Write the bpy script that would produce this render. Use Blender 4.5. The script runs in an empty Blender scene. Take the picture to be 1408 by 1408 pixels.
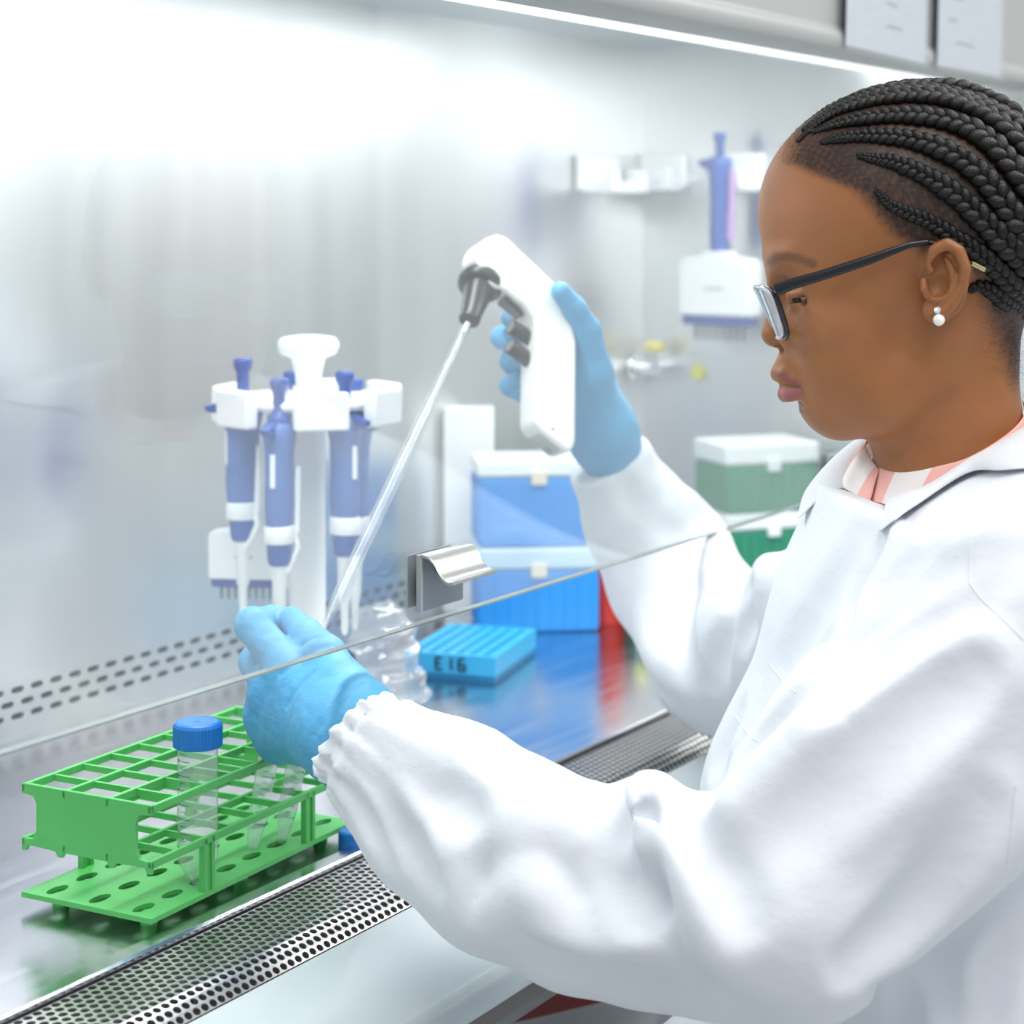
import bpy, bmesh, math, random
import numpy as np
from mathutils import Vector, Matrix
random.seed(7); np.random.seed(7)
SC = bpy.context.scene
COL = SC.collection
# ------------------------------------------------------------------ camera
BZ = 0.80                      # height of the cabinet's work surface
TH = math.radians(31.5)        # cabinet length axis against the view axis
F = 2732.0                     # focal length in photo pixels (1408 wide)
CAMH = 0.475                   # camera above the work surface
CAM = np.array([0.0, 0.0, BZ + CAMH])
V = np.array([math.cos(TH), math.sin(TH), 0.0])
R = np.array([math.sin(TH), -math.cos(TH), 0.0])
UP = np.array([0.0, 0.0, 1.0])
cam = bpy.data.cameras.new('camera')
camo = bpy.data.objects.new('camera', cam); COL.objects.link(camo)
camo.location = CAM; camo.rotation_euler = (math.pi/2, 0, TH - math.pi/2)
cam.sensor_width = 36; cam.lens = 36*F/1408; cam.shift_y = -404/1408
cam.clip_start = 0.02
cam.dof.use_dof = True; cam.dof.focus_distance = 1.34; cam.dof.aperture_fstop = 6.8
SC.camera = camo
# ------------------------------------------------------------------ world, lights, exposure
w = bpy.data.worlds.new('world'); SC.world = w; w.use_nodes = True
w.node_tree.nodes['Background'].inputs[0].default_value = (0.93, 0.965, 1.0, 1)
w.node_tree.nodes['Background'].inputs[1].default_value = 0.80
def area(name, loc, size, power, rot=(0, 0, 0), col=(1, 1, 1)):
    l = bpy.data.lights.new(name, 'AREA'); l.shape = 'RECTANGLE'; l.size, l.size_y = size
    l.energy = power; l.color = col
    o = bpy.data.objects.new(name, l); COL.objects.link(o); o.location = loc; o.rotation_euler = rot
    return o
area('room_ceiling_light', (0.9, -0.35, 2.75), (2.4, 1.2), 62, (0, 0, 0), (1, 0.985, 0.96))
area('room_ceiling_light', (3.6, -0.6, 2.75), (2.4, 1.2), 62, (0, 0, 0), (1, 0.985, 0.96))
area('cabinet_light', (1.63, 0.98, BZ + 0.715), (1.7, 0.10), 15, (0, 0, 0), (0.97, 0.985, 1))
SC.view_settings.view_transform = 'Standard'; SC.view_settings.look = 'None'
SC.view_settings.gamma = 1; SC.view_settings.use_curve_mapping = False
SC.view_settings.exposure = -0.50
SC.cycles.max_bounces = 10; SC.cycles.transparent_max_bounces = 24

# ------------------------------------------------------------------ pixels to places
def ray(px, py):
    return V + R*((px-704)/F) - UP*((py-300)/F)
def P(px, py, d):
    return CAM + ray(px, py)*d
def QZ(px, py, z):              # on the horizontal plane z above the work surface
    return P(px, py, (CAMH - z)*F/(py-300))
def QY(px, py, y):              # on a plane parallel to the back wall
    r_ = ray(px, py); return CAM + r_*(y/r_[1])
def QX(px, py, x):              # on a plane parallel to the side wall
    r_ = ray(px, py); return CAM + r_*(x/r_[0])
def G(x, y, z): return np.array([x, y, BZ+z])

# ------------------------------------------------------------------ objects
def empty(name, loc=(0, 0, 0), rz=0.0):
    o = bpy.data.objects.new(name, None); COL.objects.link(o)
    o.location = loc; o.rotation_euler = (0, 0, rz); o.empty_display_size = 0.03
    return o
def tag(o, label=None, cat=None, group=None, kind=None):
    if label: o['label'] = label
    if cat: o['category'] = cat
    if group: o['group'] = group
    if kind: o['kind'] = kind
    return o
def wloc(o):
    p = np.zeros(3)
    while o is not None:
        p = p + np.array(o.location); o = o.parent
    return p
def link_mesh(name, me, mat, parent=None, origin=None):
    """verts are in the parent's own frame (built locally) or, with origin='world', in world space."""
    if mat is not None:
        for m_ in (mat if isinstance(mat, (list, tuple)) else [mat]): me.materials.append(m_)
    o = bpy.data.objects.new(name, me); COL.objects.link(o)
    if origin == 'world' and parent is not None:
        L = wloc(parent); me.transform(Matrix.Translation(Vector(-L)))
    elif origin == 'base':        # top-level mesh: put its origin at its base centre
        co = np.array([v.co for v in me.vertices]); c = (co.min(0)+co.max(0))/2; c[2] = co[:, 2].min()
        me.transform(Matrix.Translation(Vector(-c))); o.location = c
    if parent is not None: o.parent = parent
    return o
class MB:
    def __init__(s): s.v = []; s.f = []; s.mi = []; s.sm = []
    def add(s, vs, fs, mi=0, smooth=False):
        b = len(s.v); s.v.extend([tuple(map(float, x)) for x in vs])
        for f in fs: s.f.append(tuple(b+i for i in f)); s.mi.append(mi); s.sm.append(smooth)
    def box(s, c, size, rot=None, mi=0):
        c = np.array(c, float); h = np.array(size, float)/2
        R3 = np.eye(3) if rot is None else np.array(rot, float)
        vs = [c + R3 @ (h*np.array(k)) for k in ((-1,-1,-1),(1,-1,-1),(1,1,-1),(-1,1,-1),(-1,-1,1),(1,-1,1),(1,1,1),(-1,1,1))]
        s.add(vs, [(3,2,1,0),(4,5,6,7),(0,1,5,4),(1,2,6,5),(2,3,7,6),(3,0,4,7)], mi)
    def span(s, lo, hi, mi=0):
        lo = np.array(lo, float); hi = np.array(hi, float); s.box((lo+hi)/2, hi-lo, None, mi)
    def tube(s, pts, rad, n=12, cap=True, mi=0, flat=None, up=None):
        pts = [np.array(p, float) for p in pts]; m = len(pts)
        rad = [rad]*m if np.isscalar(rad) else list(rad)
        T = [pts[min(i+1, m-1)]-pts[max(i-1, 0)] for i in range(m)]
        T = [t/np.linalg.norm(t) for t in T]
        u = np.array(up, float) if up is not None else (np.array([0,0,1.]) if abs(T[0][2]) < .9 else np.array([1.,0,0]))
        vs = []
        for i in range(m):
            u = u - T[i]*np.dot(u, T[i]); u = u/np.linalg.norm(u); w_ = np.cross(T[i], u)
            for k in range(n):
                a = 2*math.pi*k/n
                vs.append(pts[i] + rad[i]*(math.cos(a)*u + math.sin(a)*w_*(flat or 1)))
        fs = [(i*n+k, i*n+(k+1) % n, (i+1)*n+(k+1) % n, (i+1)*n+k) for i in range(m-1) for k in range(n)]
        s.add(vs, fs, mi, True)
        if cap: 
            s.add([vs[k] for k in range(n)], [tuple(range(n-1, -1, -1))], mi)
            s.add(vs[-n:], [tuple(range(n))], mi)
    def lathe(s, prof, c=(0,0,0), n=24, sx=1, sy=1, mi=0, rot=None, smooth=True):
        """prof: (r, z) from bottom to top; faces point outwards."""
        R3 = np.eye(3) if rot is None else np.array(rot); c = np.array(c, float); vs = []
        for r_, z_ in prof:
            for k in range(n):
                a = 2*math.pi*k/n; vs.append(c + R3 @ np.array([r_*sx*math.cos(a), r_*sy*math.sin(a), z_]))
        m = len(prof)
        fs = [(i*n+k, i*n+(k+1) % n, (i+1)*n+(k+1) % n, (i+1)*n+k) for i in range(m-1) for k in range(n)]
        s.add(vs, fs, mi, smooth)
        if prof[0][0] > 1e-5: s.add(vs[:n], [tuple(range(n-1, -1, -1))], mi)
        if prof[-1][0] > 1e-5: s.add(vs[-n:], [tuple(range(n))], mi)
    def prism(s, poly, o, e1, e2, e3, mi=0):
        """polygon (a,b) in the plane o + a e1 + b e2, extruded along the vector e3."""
        o, e1, e2, e3 = [np.array(x, float) for x in (o, e1, e2, e3)]; n = len(poly)
        A = [o+a*e1+b*e2 for a, b in poly]; B = [p+e3 for p in A]
        s.add(A+B, [tuple(range(n)), tuple(range(2*n-1, n-1, -1))] + [(i, n+i, n+(i+1) % n, (i+1) % n) for i in range(n)], mi)
    def grid(s, rows, mi=0, smooth=True):
        m = len(rows); n = len(rows[0]); vs = [p for r_ in rows for p in r_]
        s.add(vs, [(i*n+j, i*n+j+1, (i+1)*n+j+1, (i+1)*n+j) for i in range(m-1) for j in range(n-1)], mi, smooth)
    def mesh(s, name, fix=True, merge=False):
        me = bpy.data.meshes.new(name); me.from_pydata(s.v, [], s.f)
        me.polygons.foreach_set('use_smooth', s.sm); me.polygons.foreach_set('material_index', s.mi)
        if fix:
            bm = bmesh.new(); bm.from_mesh(me)
            if merge: bmesh.ops.remove_doubles(bm, verts=bm.verts, dist=1e-6)
            bmesh.ops.recalc_face_normals(bm, faces=bm.faces); bm.to_mesh(me); bm.free()
        me.update(); return me
    def build(s, name, mat, parent=None, origin=None, bevel=0, seg=2, fix=True, merge=False):
        o = link_mesh(name, s.mesh(name, fix, merge), mat, parent, origin)
        if bevel:
            b = o.modifiers.new('bevel', 'BEVEL'); b.width = bevel; b.segments = seg; b.limit_method = 'ANGLE'; b.angle_limit = math.radians(35)
            b.harden_normals = False
            for p in o.data.polygons: p.use_smooth = True
            o.data.set_sharp_from_angle(angle=math.radians(50))
        return o
def copy_tree(o, parent=None):
    c = o.copy(); COL.objects.link(c); c.parent = parent
    for ch in list(o.children): copy_tree(ch, c)
    return c
def rotz(a): c, s_ = math.cos(a), math.sin(a); return np.array([[c,-s_,0],[s_,c,0],[0,0,1.]])
def frame_z(z, x=None):
    z = np.array(z, float); z /= np.linalg.norm(z)
    x = np.array(x if x is not None else ([0,0,1.] if abs(z[2]) < .9 else [1.,0,0]), float)
    x = x - z*np.dot(x, z); x /= np.linalg.norm(x); y = np.cross(z, x)
    return np.stack([x, y, z], 1)

# ------------------------------------------------------------------ materials
def lin(c): return tuple(((x/255)/12.92 if x/255 <= .04045 else ((x/255+.055)/1.055)**2.4) for x in c)
def mat(name, col, rough=.5, metal=0., bump=0., bscale=200., var=0., vscale=8., stretch=(1,1,1), spec=.5, sss=0., sheen=0., coat=0., emit=None, srgb=True, rvar=0.):
    m = bpy.data.materials.new(name); m.use_nodes = True; nt = m.node_tree; b = nt.nodes['Principled BSDF']
    c = lin(col) if srgb else col
    b.inputs['Base Color'].default_value = (*c, 1); b.inputs['Roughness'].default_value = rough; b.inputs['Metallic'].default_value = metal
    b.inputs['Specular IOR Level'].default_value = spec
    if sheen: b.inputs['Sheen Weight'].default_value = sheen
    if coat: b.inputs['Coat Weight'].default_value = coat; b.inputs['Coat Roughness'].default_value = .1
    if sss:
        b.inputs['Subsurface Weight'].default_value = sss; b.inputs['Subsurface Radius'].default_value = (.012, .005, .003); b.inputs['Subsurface Scale'].default_value = .3
    if emit: b.inputs['Emission Color'].default_value = (*emit[0], 1); b.inputs['Emission Strength'].default_value = emit[1]
    tc = nt.nodes.new('ShaderNodeTexCoord'); mp = nt.nodes.new('ShaderNodeMapping'); mp.inputs['Scale'].default_value = stretch
    nt.links.new(tc.outputs['Object'], mp.inputs['Vector'])
    if bump:
        n = nt.nodes.new('ShaderNodeTexNoise'); n.inputs['Scale'].default_value = bscale; n.inputs['Detail'].default_value = 3
        bp = nt.nodes.new('ShaderNodeBump'); bp.inputs['Strength'].default_value = bump; bp.inputs['Distance'].default_value = .002
        nt.links.new(mp.outputs[0], n.inputs['Vector']); nt.links.new(n.outputs[0], bp.inputs['Height']); nt.links.new(bp.outputs[0], b.inputs['Normal'])
    if var or rvar:
        n = nt.nodes.new('ShaderNodeTexNoise'); n.inputs['Scale'].default_value = vscale; n.inputs['Detail'].default_value = 4
        nt.links.new(mp.outputs[0], n.inputs['Vector'])
        if var:
            r_ = nt.nodes.new('ShaderNodeValToRGB'); r_.color_ramp.elements[0].position = .3; r_.color_ramp.elements[1].position = .7
            r_.color_ramp.elements[0].color = (*[x*(1-var) for x in c], 1); r_.color_ramp.elements[1].color = (*[min(1, x*(1+var)) for x in c], 1)
            nt.links.new(n.outputs[0], r_.inputs[0]); nt.links.new(r_.outputs[0], b.inputs['Base Color'])
        if rvar:
            mr = nt.nodes.new('ShaderNodeMapRange'); mr.inputs[1].default_value = .3; mr.inputs[2].default_value = .7
            mr.inputs[3].default_value = rough-rvar; mr.inputs[4].default_value = rough+rvar
            nt.links.new(n.outputs[0], mr.inputs[0]); nt.links.new(mr.outputs[0], b.inputs['Roughness'])
    return m
def clear(name, tint=(1,1,1), refl=1.0, rough=.03, haze=.05, hazecol=(1,1,1), ior=1.45):
    """thin clear wall: lets light straight through, mirrors by Fresnel, a little milky."""
    m = bpy.data.materials.new(name); m.use_nodes = True; nt = m.node_tree; nt.nodes.remove(nt.nodes['Principled BSDF'])
    out = nt.nodes['Material Output']
    t = nt.nodes.new('ShaderNodeBsdfTransparent'); t.inputs[0].default_value = (*tint, 1)
    d = nt.nodes.new('ShaderNodeBsdfDiffuse'); d.inputs[0].default_value = (*hazecol, 1)
    g = nt.nodes.new('ShaderNodeBsdfGlossy'); g.inputs['Roughness'].default_value = rough
    fr = nt.nodes.new('ShaderNodeFresnel'); fr.inputs[0].default_value = ior
    geo = nt.nodes.new('ShaderNodeNewGeometry')
    ior_ = nt.nodes.new('ShaderNodeMix'); ior_.inputs[2].default_value = ior; ior_.inputs[3].default_value = ior
    nt.nodes.remove(ior_)
    # flip the normal for back faces so both sides mirror alike
    sc_ = nt.nodes.new('ShaderNodeMath'); sc_.operation = 'MULTIPLY_ADD'; sc_.inputs[1].default_value = -2; sc_.inputs[2].default_value = 1
    vm = nt.nodes.new('ShaderNodeVectorMath'); vm.operation = 'SCALE'
    ml = nt.nodes.new('ShaderNodeMath'); ml.operation = 'MULTIPLY'; ml.inputs[1].default_value = refl; ml.use_clamp = True
    # layer weight (facing) works on both sides
    lw = nt.nodes.new('ShaderNodeLayerWeight'); lw.inputs[0].default_value = .5
    pw = nt.nodes.new('ShaderNodeMath'); pw.operation = 'POWER'; pw.inputs[1].default_value = 4.0
    ad = nt.nodes.new('ShaderNodeMath'); ad.operation = 'MULTIPLY_ADD'; ad.inputs[1].default_value = .9; ad.inputs[2].default_value = ((ior-1)/(ior+1))**2
    for n_ in (fr, geo, sc_, vm): nt.nodes.remove(n_)
    nt.links.new(lw.outputs['Facing'], pw.inputs[0]); nt.links.new(pw.outputs[0], ad.inputs[0]); nt.links.new(ad.outputs[0], ml.inputs[0])
    m1 = nt.nodes.new('ShaderNodeMixShader'); m1.inputs[0].default_value = haze
    m2 = nt.nodes.new('ShaderNodeMixShader')
    nt.links.new(t.outputs[0], m1.inputs[1]); nt.links.new(d.outputs[0], m1.inputs[2])
    nt.links.new(ml.outputs[0], m2.inputs[0]); nt.links.new(m1.outputs[0], m2.inputs[1]); nt.links.new(g.outputs[0], m2.inputs[2])
    nt.links.new(m2.outputs[0], out.inputs[0])
    return m
M = {}
M['steel_bench'] = mat('brushed steel bench', (205,207,212), .2, 1, .06, 60, .05, 6, (1, 14, 14), rvar=.05)
M['steel_wall'] = mat('brushed steel back wall', (232,233,233), .30, 1, .02, 40, .025, 3, (6, 6, .6), rvar=.02)
M['steel_side'] = mat('brushed steel side wall', (232,233,233), .30, 1, .02, 40, .025, 3, (6, 6, .6), rvar=.02)
for k_, t_ in (('steel_wall', (1,0,0)), ('steel_side', (0,1,0))):
    nt_ = M[k_].node_tree; b_ = nt_.nodes['Principled BSDF']; cx_ = nt_.nodes.new('ShaderNodeCombineXYZ')
    for i_ in range(3): cx_.inputs[i_].default_value = t_[i_]
    nt_.links.new(cx_.outputs[0], b_.inputs['Tangent']); b_.inputs['Anisotropic'].default_value = .75; b_.inputs['Anisotropic Rotation'].default_value = .25
M['steel_edge'] = mat('polished steel edge', (215,216,218), .22, 1, .05, 80, .04, 5, (1, 12, 12))
M['steel_perf'] = mat('perforated steel', (205,203,200), .33, 1, .05, 80, .05, 5)
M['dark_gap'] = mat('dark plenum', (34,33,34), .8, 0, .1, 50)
M['paint'] = mat('pale grey enamel', (188,199,202), .35, 0, .03, 220, .03, 4, coat=.2)
M['paint_grey'] = mat('grey enamel', (172,175,173), .4, 0, .03, 220, .03, 4)
M['trim_brown'] = mat('grey brown edge trim', (110,104,102), .45, .3, .03, 150, .05, 5)
M['green'] = mat('green polypropylene', (84,182,96), .42, 0, .04, 120, .06, 14, sss=.15)
M['bluecap'] = mat('blue cap plastic', (16,112,190), .38, 0, .03, 150, .04, 10, sss=.1)
M['tubeclear'] = clear('clear polypropylene', (.96,.98,.98), 1.3, .10, .20, (.93,.96,.97))
M['conical'] = clear('frosted polypropylene', (.96,.98,.98), 1.3, .12, .30, (.94,.97,.98))
M['pipclear'] = clear('clear polystyrene', (.93,.945,.965), 2.0, .04, .025, (1,1,1))
M['bottleclear'] = clear('clear bottle plastic', (.95,.96,.965), 2.2, .05, .16, (1,1,1))
M['powder'] = mat('white powder', (244,244,242), .95, 0, .3, 300, .03, 60)
M['ink'] = mat('printed blue ink', (70,95,130), .6, 0, .02, 100)
M['inkblack'] = mat('black marker ink', (18,40,70), .6, 0, .02, 100)
M['white_plastic'] = mat('white plastic', (246,248,250), .35, 0, .02, 150, .02, 10, coat=.15)
M['white_warm'] = mat('off white plastic', (243,243,240), .4, 0, .02, 150, .02, 10)
M['pip_blue'] = mat('indigo pipette plastic', (46,90,172), .38, 0, .03, 150, .06, 12, coat=.15)
M['pip_navy'] = mat('navy pipette plastic', (22,70,152), .38, 0, .03, 150, .06, 12, coat=.15)
M['pip_grip'] = mat('blue grey grip', (84,118,184), .5, 0, .05, 150, .06, 12)
M['lilac'] = mat('lilac label', (190,150,206), .5, 0, .02, 100, .03, 20)
M['black'] = mat('black rubber plastic', (22,22,25), .32, 0, .03, 150, .05, 12, coat=.1)
M['dark_btn'] = mat('dark trigger plastic', (40,34,38), .3, 0, .03, 150, .05, 12)
M['tipblue'] = mat('blue translucent tip box', (44,150,226), .32, 0, .05, 60, .05, 10, (1,1,.2), sss=.2)
M['tipband'] = mat('pale blue box tray', (196,222,240), .4, 0, .03, 80, .04, 10)
M['tipgreen'] = mat('green tip box', (52,142,112), .35, 0, .05, 60, .05, 10, (1,1,.2), sss=.2)
M['lidclear'] = mat('milky lid', (236,244,246), .3, 0, .03, 60, .02, 10)
M['red'] = mat('red plastic', (205,48,36), .4, 0, .04, 90, .05, 10)
M['darkred'] = mat('dark red stool vinyl', (150,30,26), .5, 0, .08, 90, .08, 10)
M['pcr'] = mat('turquoise blue rack', (52,170,220), .4, 0, .03, 100, .04, 10, sss=.1)
M['pcrdark'] = mat('deep turquoise base', (20,128,182), .45, 0, .03, 100, .04, 10)
M['chrome'] = mat('chrome', (222,224,226), .12, 1, .02, 80, .04, 10)
M['yellow'] = mat('yellow plastic', (232,214,110), .45, 0, .03, 100, .05, 10)
M['beige'] = mat('beige latch', (232,222,204), .5, 0, .03, 100, .04, 10)
M['yellowpale'] = mat('pale yellow sticker', (222,222,96), .5, 0, .03, 100, .05, 10)
M['handle'] = mat('satin anodised handle', (176,178,176), .34, .75, .04, 160, .03, 10, (1,8,8))
M['handle_grey'] = mat('grey handle backing', (128,136,142), .5, .1, .03, 160, .04, 10)
M['paper'] = mat('printed note paper', (206,216,224), .6, 0, .04, 90, .05, 24, (1,1,8))
M['pocket'] = clear('plastic pocket', (.98,.98,.98), 1.3, .08, .08)
M['floor'] = mat('lab vinyl floor', (206,210,214), .4, 0, .05, 60, .06, 3)
M['wall'] = mat('lab wall paint', (232,234,234), .7, 0, .05, 90, .02, 3)
M['lampglow'] = mat('lamp diffuser', (255,255,255), .5, 0, .02, 80, emit=((1,1,1), 3.0))
M['sash'] = clear('sash glass', (.97,.985,.98), 1.25, .012, .045, (.95,.98,1.0), ior=1.52)
M['sashedge'] = mat('polished glass edge', (128,142,140), .12, 0, .02, 80, .04, 10, spec=.8)
M['steel_tube'] = mat('stool steel', (190,192,195), .25, 1, .04, 80, .04, 10)
# ================================================================== the room
def struct(name, mb, m, origin='base'):
    o = mb.build(name, m, None, origin); o['kind'] = 'structure'; return o
mb = MB(); mb.span((-2.5,-4.0,-.05), (6.5,2.2,0)); struct('floor', mb, M['floor'])
mb = MB(); mb.span((-2.5,2.2,0), (6.5,2.3,3.0)); struct('wall_back', mb, M['wall'])
mb = MB(); mb.span((6.5,-4.0,0), (6.6,2.3,3.0)); struct('wall_right', mb, M['wall'])

added_door = MB(); added_door.span((6.47,-3.72,0), (6.5,-3.00,2.12)); added_door = struct('added_door_1', added_door, mat('grey door', (96,106,116), .5, 0, .04, 60, .05, 4))  # unseen dark panel added so the steel back wall mirrors a dark band
mb = MB(); mb.span((6.45,-3.10,1.0), (6.47,-3.06,1.12)); mb.build('added_door_handle', M['chrome'], added_door, 'world')
# ================================================================== the cabinet
X0, X1, YF, YB = 0.73, 2.53, 0.870, 1.33
YS = 0.80                                    # plane of the sliding sash
def perf(mb, x0, x1, rows, pitch, hw, hh, n=10, stagger=True, wall=.0015, wdir=None, super_=None):
    """perforated sheet: rows = list of (origin point at x=0, row direction vector across one row height). real holes with walls."""
    for ri, (o, e, nrm) in enumerate(rows):
        o = np.array(o, float); e = np.array(e, float); nrm = np.array(nrm, float)
        L = np.linalg.norm(e); eu = e/L
        off = (pitch/2 if (stagger and ri % 2) else 0.0)
        k = int(math.ceil((x1-x0)/pitch)) + 1
        for j in range(k):
            a = x0 + j*pitch - off; b = a + pitch
            a_, b_ = max(a, x0), min(b, x1)
            if b_-a_ < 1e-6: continue
            P0 = lambda x, t: o + np.array([x, 0, 0]) + eu*t
            if a_ > a+1e-9 or b_ < b-1e-9:
                mb.add([P0(a_, 0), P0(b_, 0), P0(b_, L), P0(a_, L)], [(0,1,2,3)]); continue
            cx = (a+b)/2; ring = []; outer = []
            for q in range(n):
                an = 2*math.pi*(q+.5)/n; c, s_ = math.cos(an), math.sin(an)
                if super_: c, s_ = math.copysign(abs(c)**super_, c), math.copysign(abs(s_)**super_, s_)
                ring.append(P0(cx+hw*c, L/2+hh*s_))
                c0, s0 = math.cos(an), math.sin(an); mx = max(abs(c0), abs(s0))
                outer.append(P0(cx + pitch/2*c0/mx, L/2 + L/2*s0/mx))
            low = [p - nrm*wall for p in ring]
            fs = [(q, (q+1) % n, n+(q+1) % n, n+q) for q in range(n)] + [(n+q, n+(q+1) % n, 2*n+(q+1) % n, 2*n+q) for q in range(n)]
            mb.add(outer+ring+low, fs)
            cor = [P0(a, 0), P0(b, 0), P0(b, L), P0(a, L)]
            # close the four corners the ring of rays leaves open
            for cpt in cor:
                ds = sorted(range(n), key=lambda q: np.linalg.norm(outer[q]-cpt))[:2]
                mb.add([cpt, outer[ds[0]], outer[ds[1]]], [(0,1,2)])

bsc = tag(empty('biosafety_cabinet', (1.63, 1.05, 0)), 'large steel biosafety cabinet with glass sash and perforated front grille', 'cabinet')
# work tray with a raised front lip
mb = MB()
prof = [(YF,-.03),(YF,.0015),(YF+.002,.003),(YF+.014,.003),(YF+.018,0),(YB,0),(YB,-.03)]
mb.prism(prof, G(X0,0,0), (0,1,0), (0,0,1), (X1-X0,0,0)); mb.build('work_surface', M['steel_bench'], bsc, 'world')
# dark plenum below grille
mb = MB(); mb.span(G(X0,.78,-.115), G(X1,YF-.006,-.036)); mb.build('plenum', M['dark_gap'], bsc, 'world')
# front grille, flat part and rolled-down part
def yz(t):                                   # arc length along grille profile -> (y,z), from the tray outwards
    flat = .046
    if t < flat: return np.array([0, YF-.0022-t, -.0015-.03*t])
    u = t-flat; a = min(u/.030, 1)*math.radians(52)
    r_ = .030/math.radians(52)
    return np.array([0, YF-.0022-flat-r_*math.sin(a), -.0015-.03*flat-r_*(1-math.cos(a))])
mb = MB(); rows = []; rp = .0066
for i in range(11):
    p, q = yz(i*rp), yz((i+1)*rp); e = q-p; nn = np.cross([1,0,0], e); nn /= np.linalg.norm(nn); nn = nn if nn[2] > 0 else -nn
    rows.append((p+np.array([0,0,BZ]), e, nn))
perf(mb, X0, X1, rows, .0078, .0031, .0027, 8)
gr = mb.build('front_grille', M['steel_perf'], bsc, 'world', fix=False)
yend = yz(11*rp)
# arm rest
mb = MB()
ya, za = yend[1], yend[2]
prof = [(ya+.004, za-.02), (ya+.001, za-.001), (ya-.004, za+.0005), (.735,-.030), (.716,-.0315), (.706,-.036), (.702,-.044), (.702,-.052), (.72,-.052), (.74,-.044)]
mb.prism(prof, G(X0-.02,0,0), (0,1,0), (0,0,1), (X1-X0+.04,0,0)); mb.build('arm_rest', M['paint'], bsc, 'world', bevel=.002)
mb = MB(); mb.span(G(X0-.02,.709,-.068), G(X1+.02,.73,-.052)); mb.build('edge_trim', M['trim_brown'], bsc, 'world', bevel=.001)
mb = MB(); mb.span(G(X0-.02,.78,-.13), G(X1+.02,1.40,-.115)); mb.build('base_panel', M['paint_grey'], bsc, 'world')
for xx in (X0-.02, X1-.06):
    for yy in (.78, 1.30):
        mb = MB(); mb.span((xx,yy,0), (xx+.08,yy+.08,BZ-.13)); mb.build('leg', M['paint_grey'], bsc, 'world', bevel=.004)
# back wall: slotted strip at the foot, plain sheet above
zr = [.0155, .0275, .0395, .0515]
mb = MB(); rows = [(G(0,YB,zr[i]), (0,0,.012), (0,-1,0)) for i in range(3)]
perf(mb, X0, X1, rows, .0246, .0078, .0028, 12, True, .0015, super_=.6)
mb.build('slotted_strip', M['steel_wall'], bsc, 'world', fix=False)
mb = MB(); mb.span(G(X0,YB,.0515), G(X1,YB+.004,.74)); mb.span(G(X0,YB,-.03), G(X1,YB+.004,.0155)); mb.build('back_panel', M['steel_wall'], bsc, 'world')
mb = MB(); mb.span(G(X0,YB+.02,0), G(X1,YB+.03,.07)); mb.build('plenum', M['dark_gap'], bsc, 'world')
for x in (X0-.02, X1):
    mb = MB(); mb.span(G(x, .76, -.115), G(x+.02, YB+.06, 1.05)); mb.build('side_panel', M['steel_side'], bsc, 'world')
mb = MB(); mb.span(G(X0,.80,.72), G(X1,YB,.74)); mb.build('diffuser_ceiling', M['paint'], bsc, 'world')
# fascia with a rounded lower lip
ZF = .640
mb = MB()
prof = [(.800,ZF),(.772,ZF+.001),(.764,ZF+.006),(.761,ZF+.014),(.763,ZF+.022),(.768,ZF+.028),(.768,1.05),(.800,1.05)]
mb.prism(prof, G(X0-.02,0,0), (0,1,0), (0,0,1), (X1-X0+.04,0,0)); mb.build('fascia', M['paint_grey'], bsc, 'world', bevel=.002)
mb = MB(); mb.span(G(X0+.03,.835,ZF+.003), G(X1-.03,.845,ZF+.012)); mb.build('lamp_diffuser', M['lampglow'], bsc, 'world', bevel=.002)
mb = MB(); mb.span(G(X0+.02,.832,ZF+.012), G(X1-.02,.850,ZF+.05)); mb.build('lamp_housing', M['white_plastic'], bsc, 'world')
# sliding sash
ZS = CAMH - 630/F*(YS/(ray(350,930)[1]))
mb = MB(); mb.span(G(X0+.005,YS,ZS+.0005), G(X1-.005,YS+.006,1.0)); sash = mb.build('sash', M['sash'], bsc, 'world')
mb = MB(); mb.span(G(X0+.005,YS-.0002,ZS-.0006), G(X1-.005,YS+.0062,ZS+.0006)); mb.build('glass_edge', M['sashedge'], sash, 'world')
for px, py in ((601, 793), (1150, 648)):
    c = QY(px, py, YS)
    poly = []
    base = [(-.004,.0205),(-.006,.0215),(-.012,.0200),(-.017,.015),(-.020,.009),(-.0245,.005),(-.029,.0035),(-.033,.0045)]
    inner = [(a, b-.0032) for a, b in base[::-1]]
    mb = MB(); mb.prism(base+inner, c+np.array([-.029,0,0]), (0,1,0), (0,0,1), (.060,0,0))
    mb.span(c+np.array([-.029,-.006,-.021]), c+np.array([-.0265,-.001,.0205]))
    lip = mb.build('handle', M['handle'], sash, 'world', bevel=.0008)
    mb = MB(); mb.span(c+np.array([-.0265,-.0045,-.021]), c+np.array([.029,-.001,.0195])); mb.build('handle_plate', M['handle_grey'], sash, 'world', bevel=.003)
    mb = MB(); mb.span(c+np.array([-.029,.0062,-.019]), c+np.array([.029,.0075,.019])); mb.build('handle_plate', M['handle_grey'], sash, 'world', bevel=.003)

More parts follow.
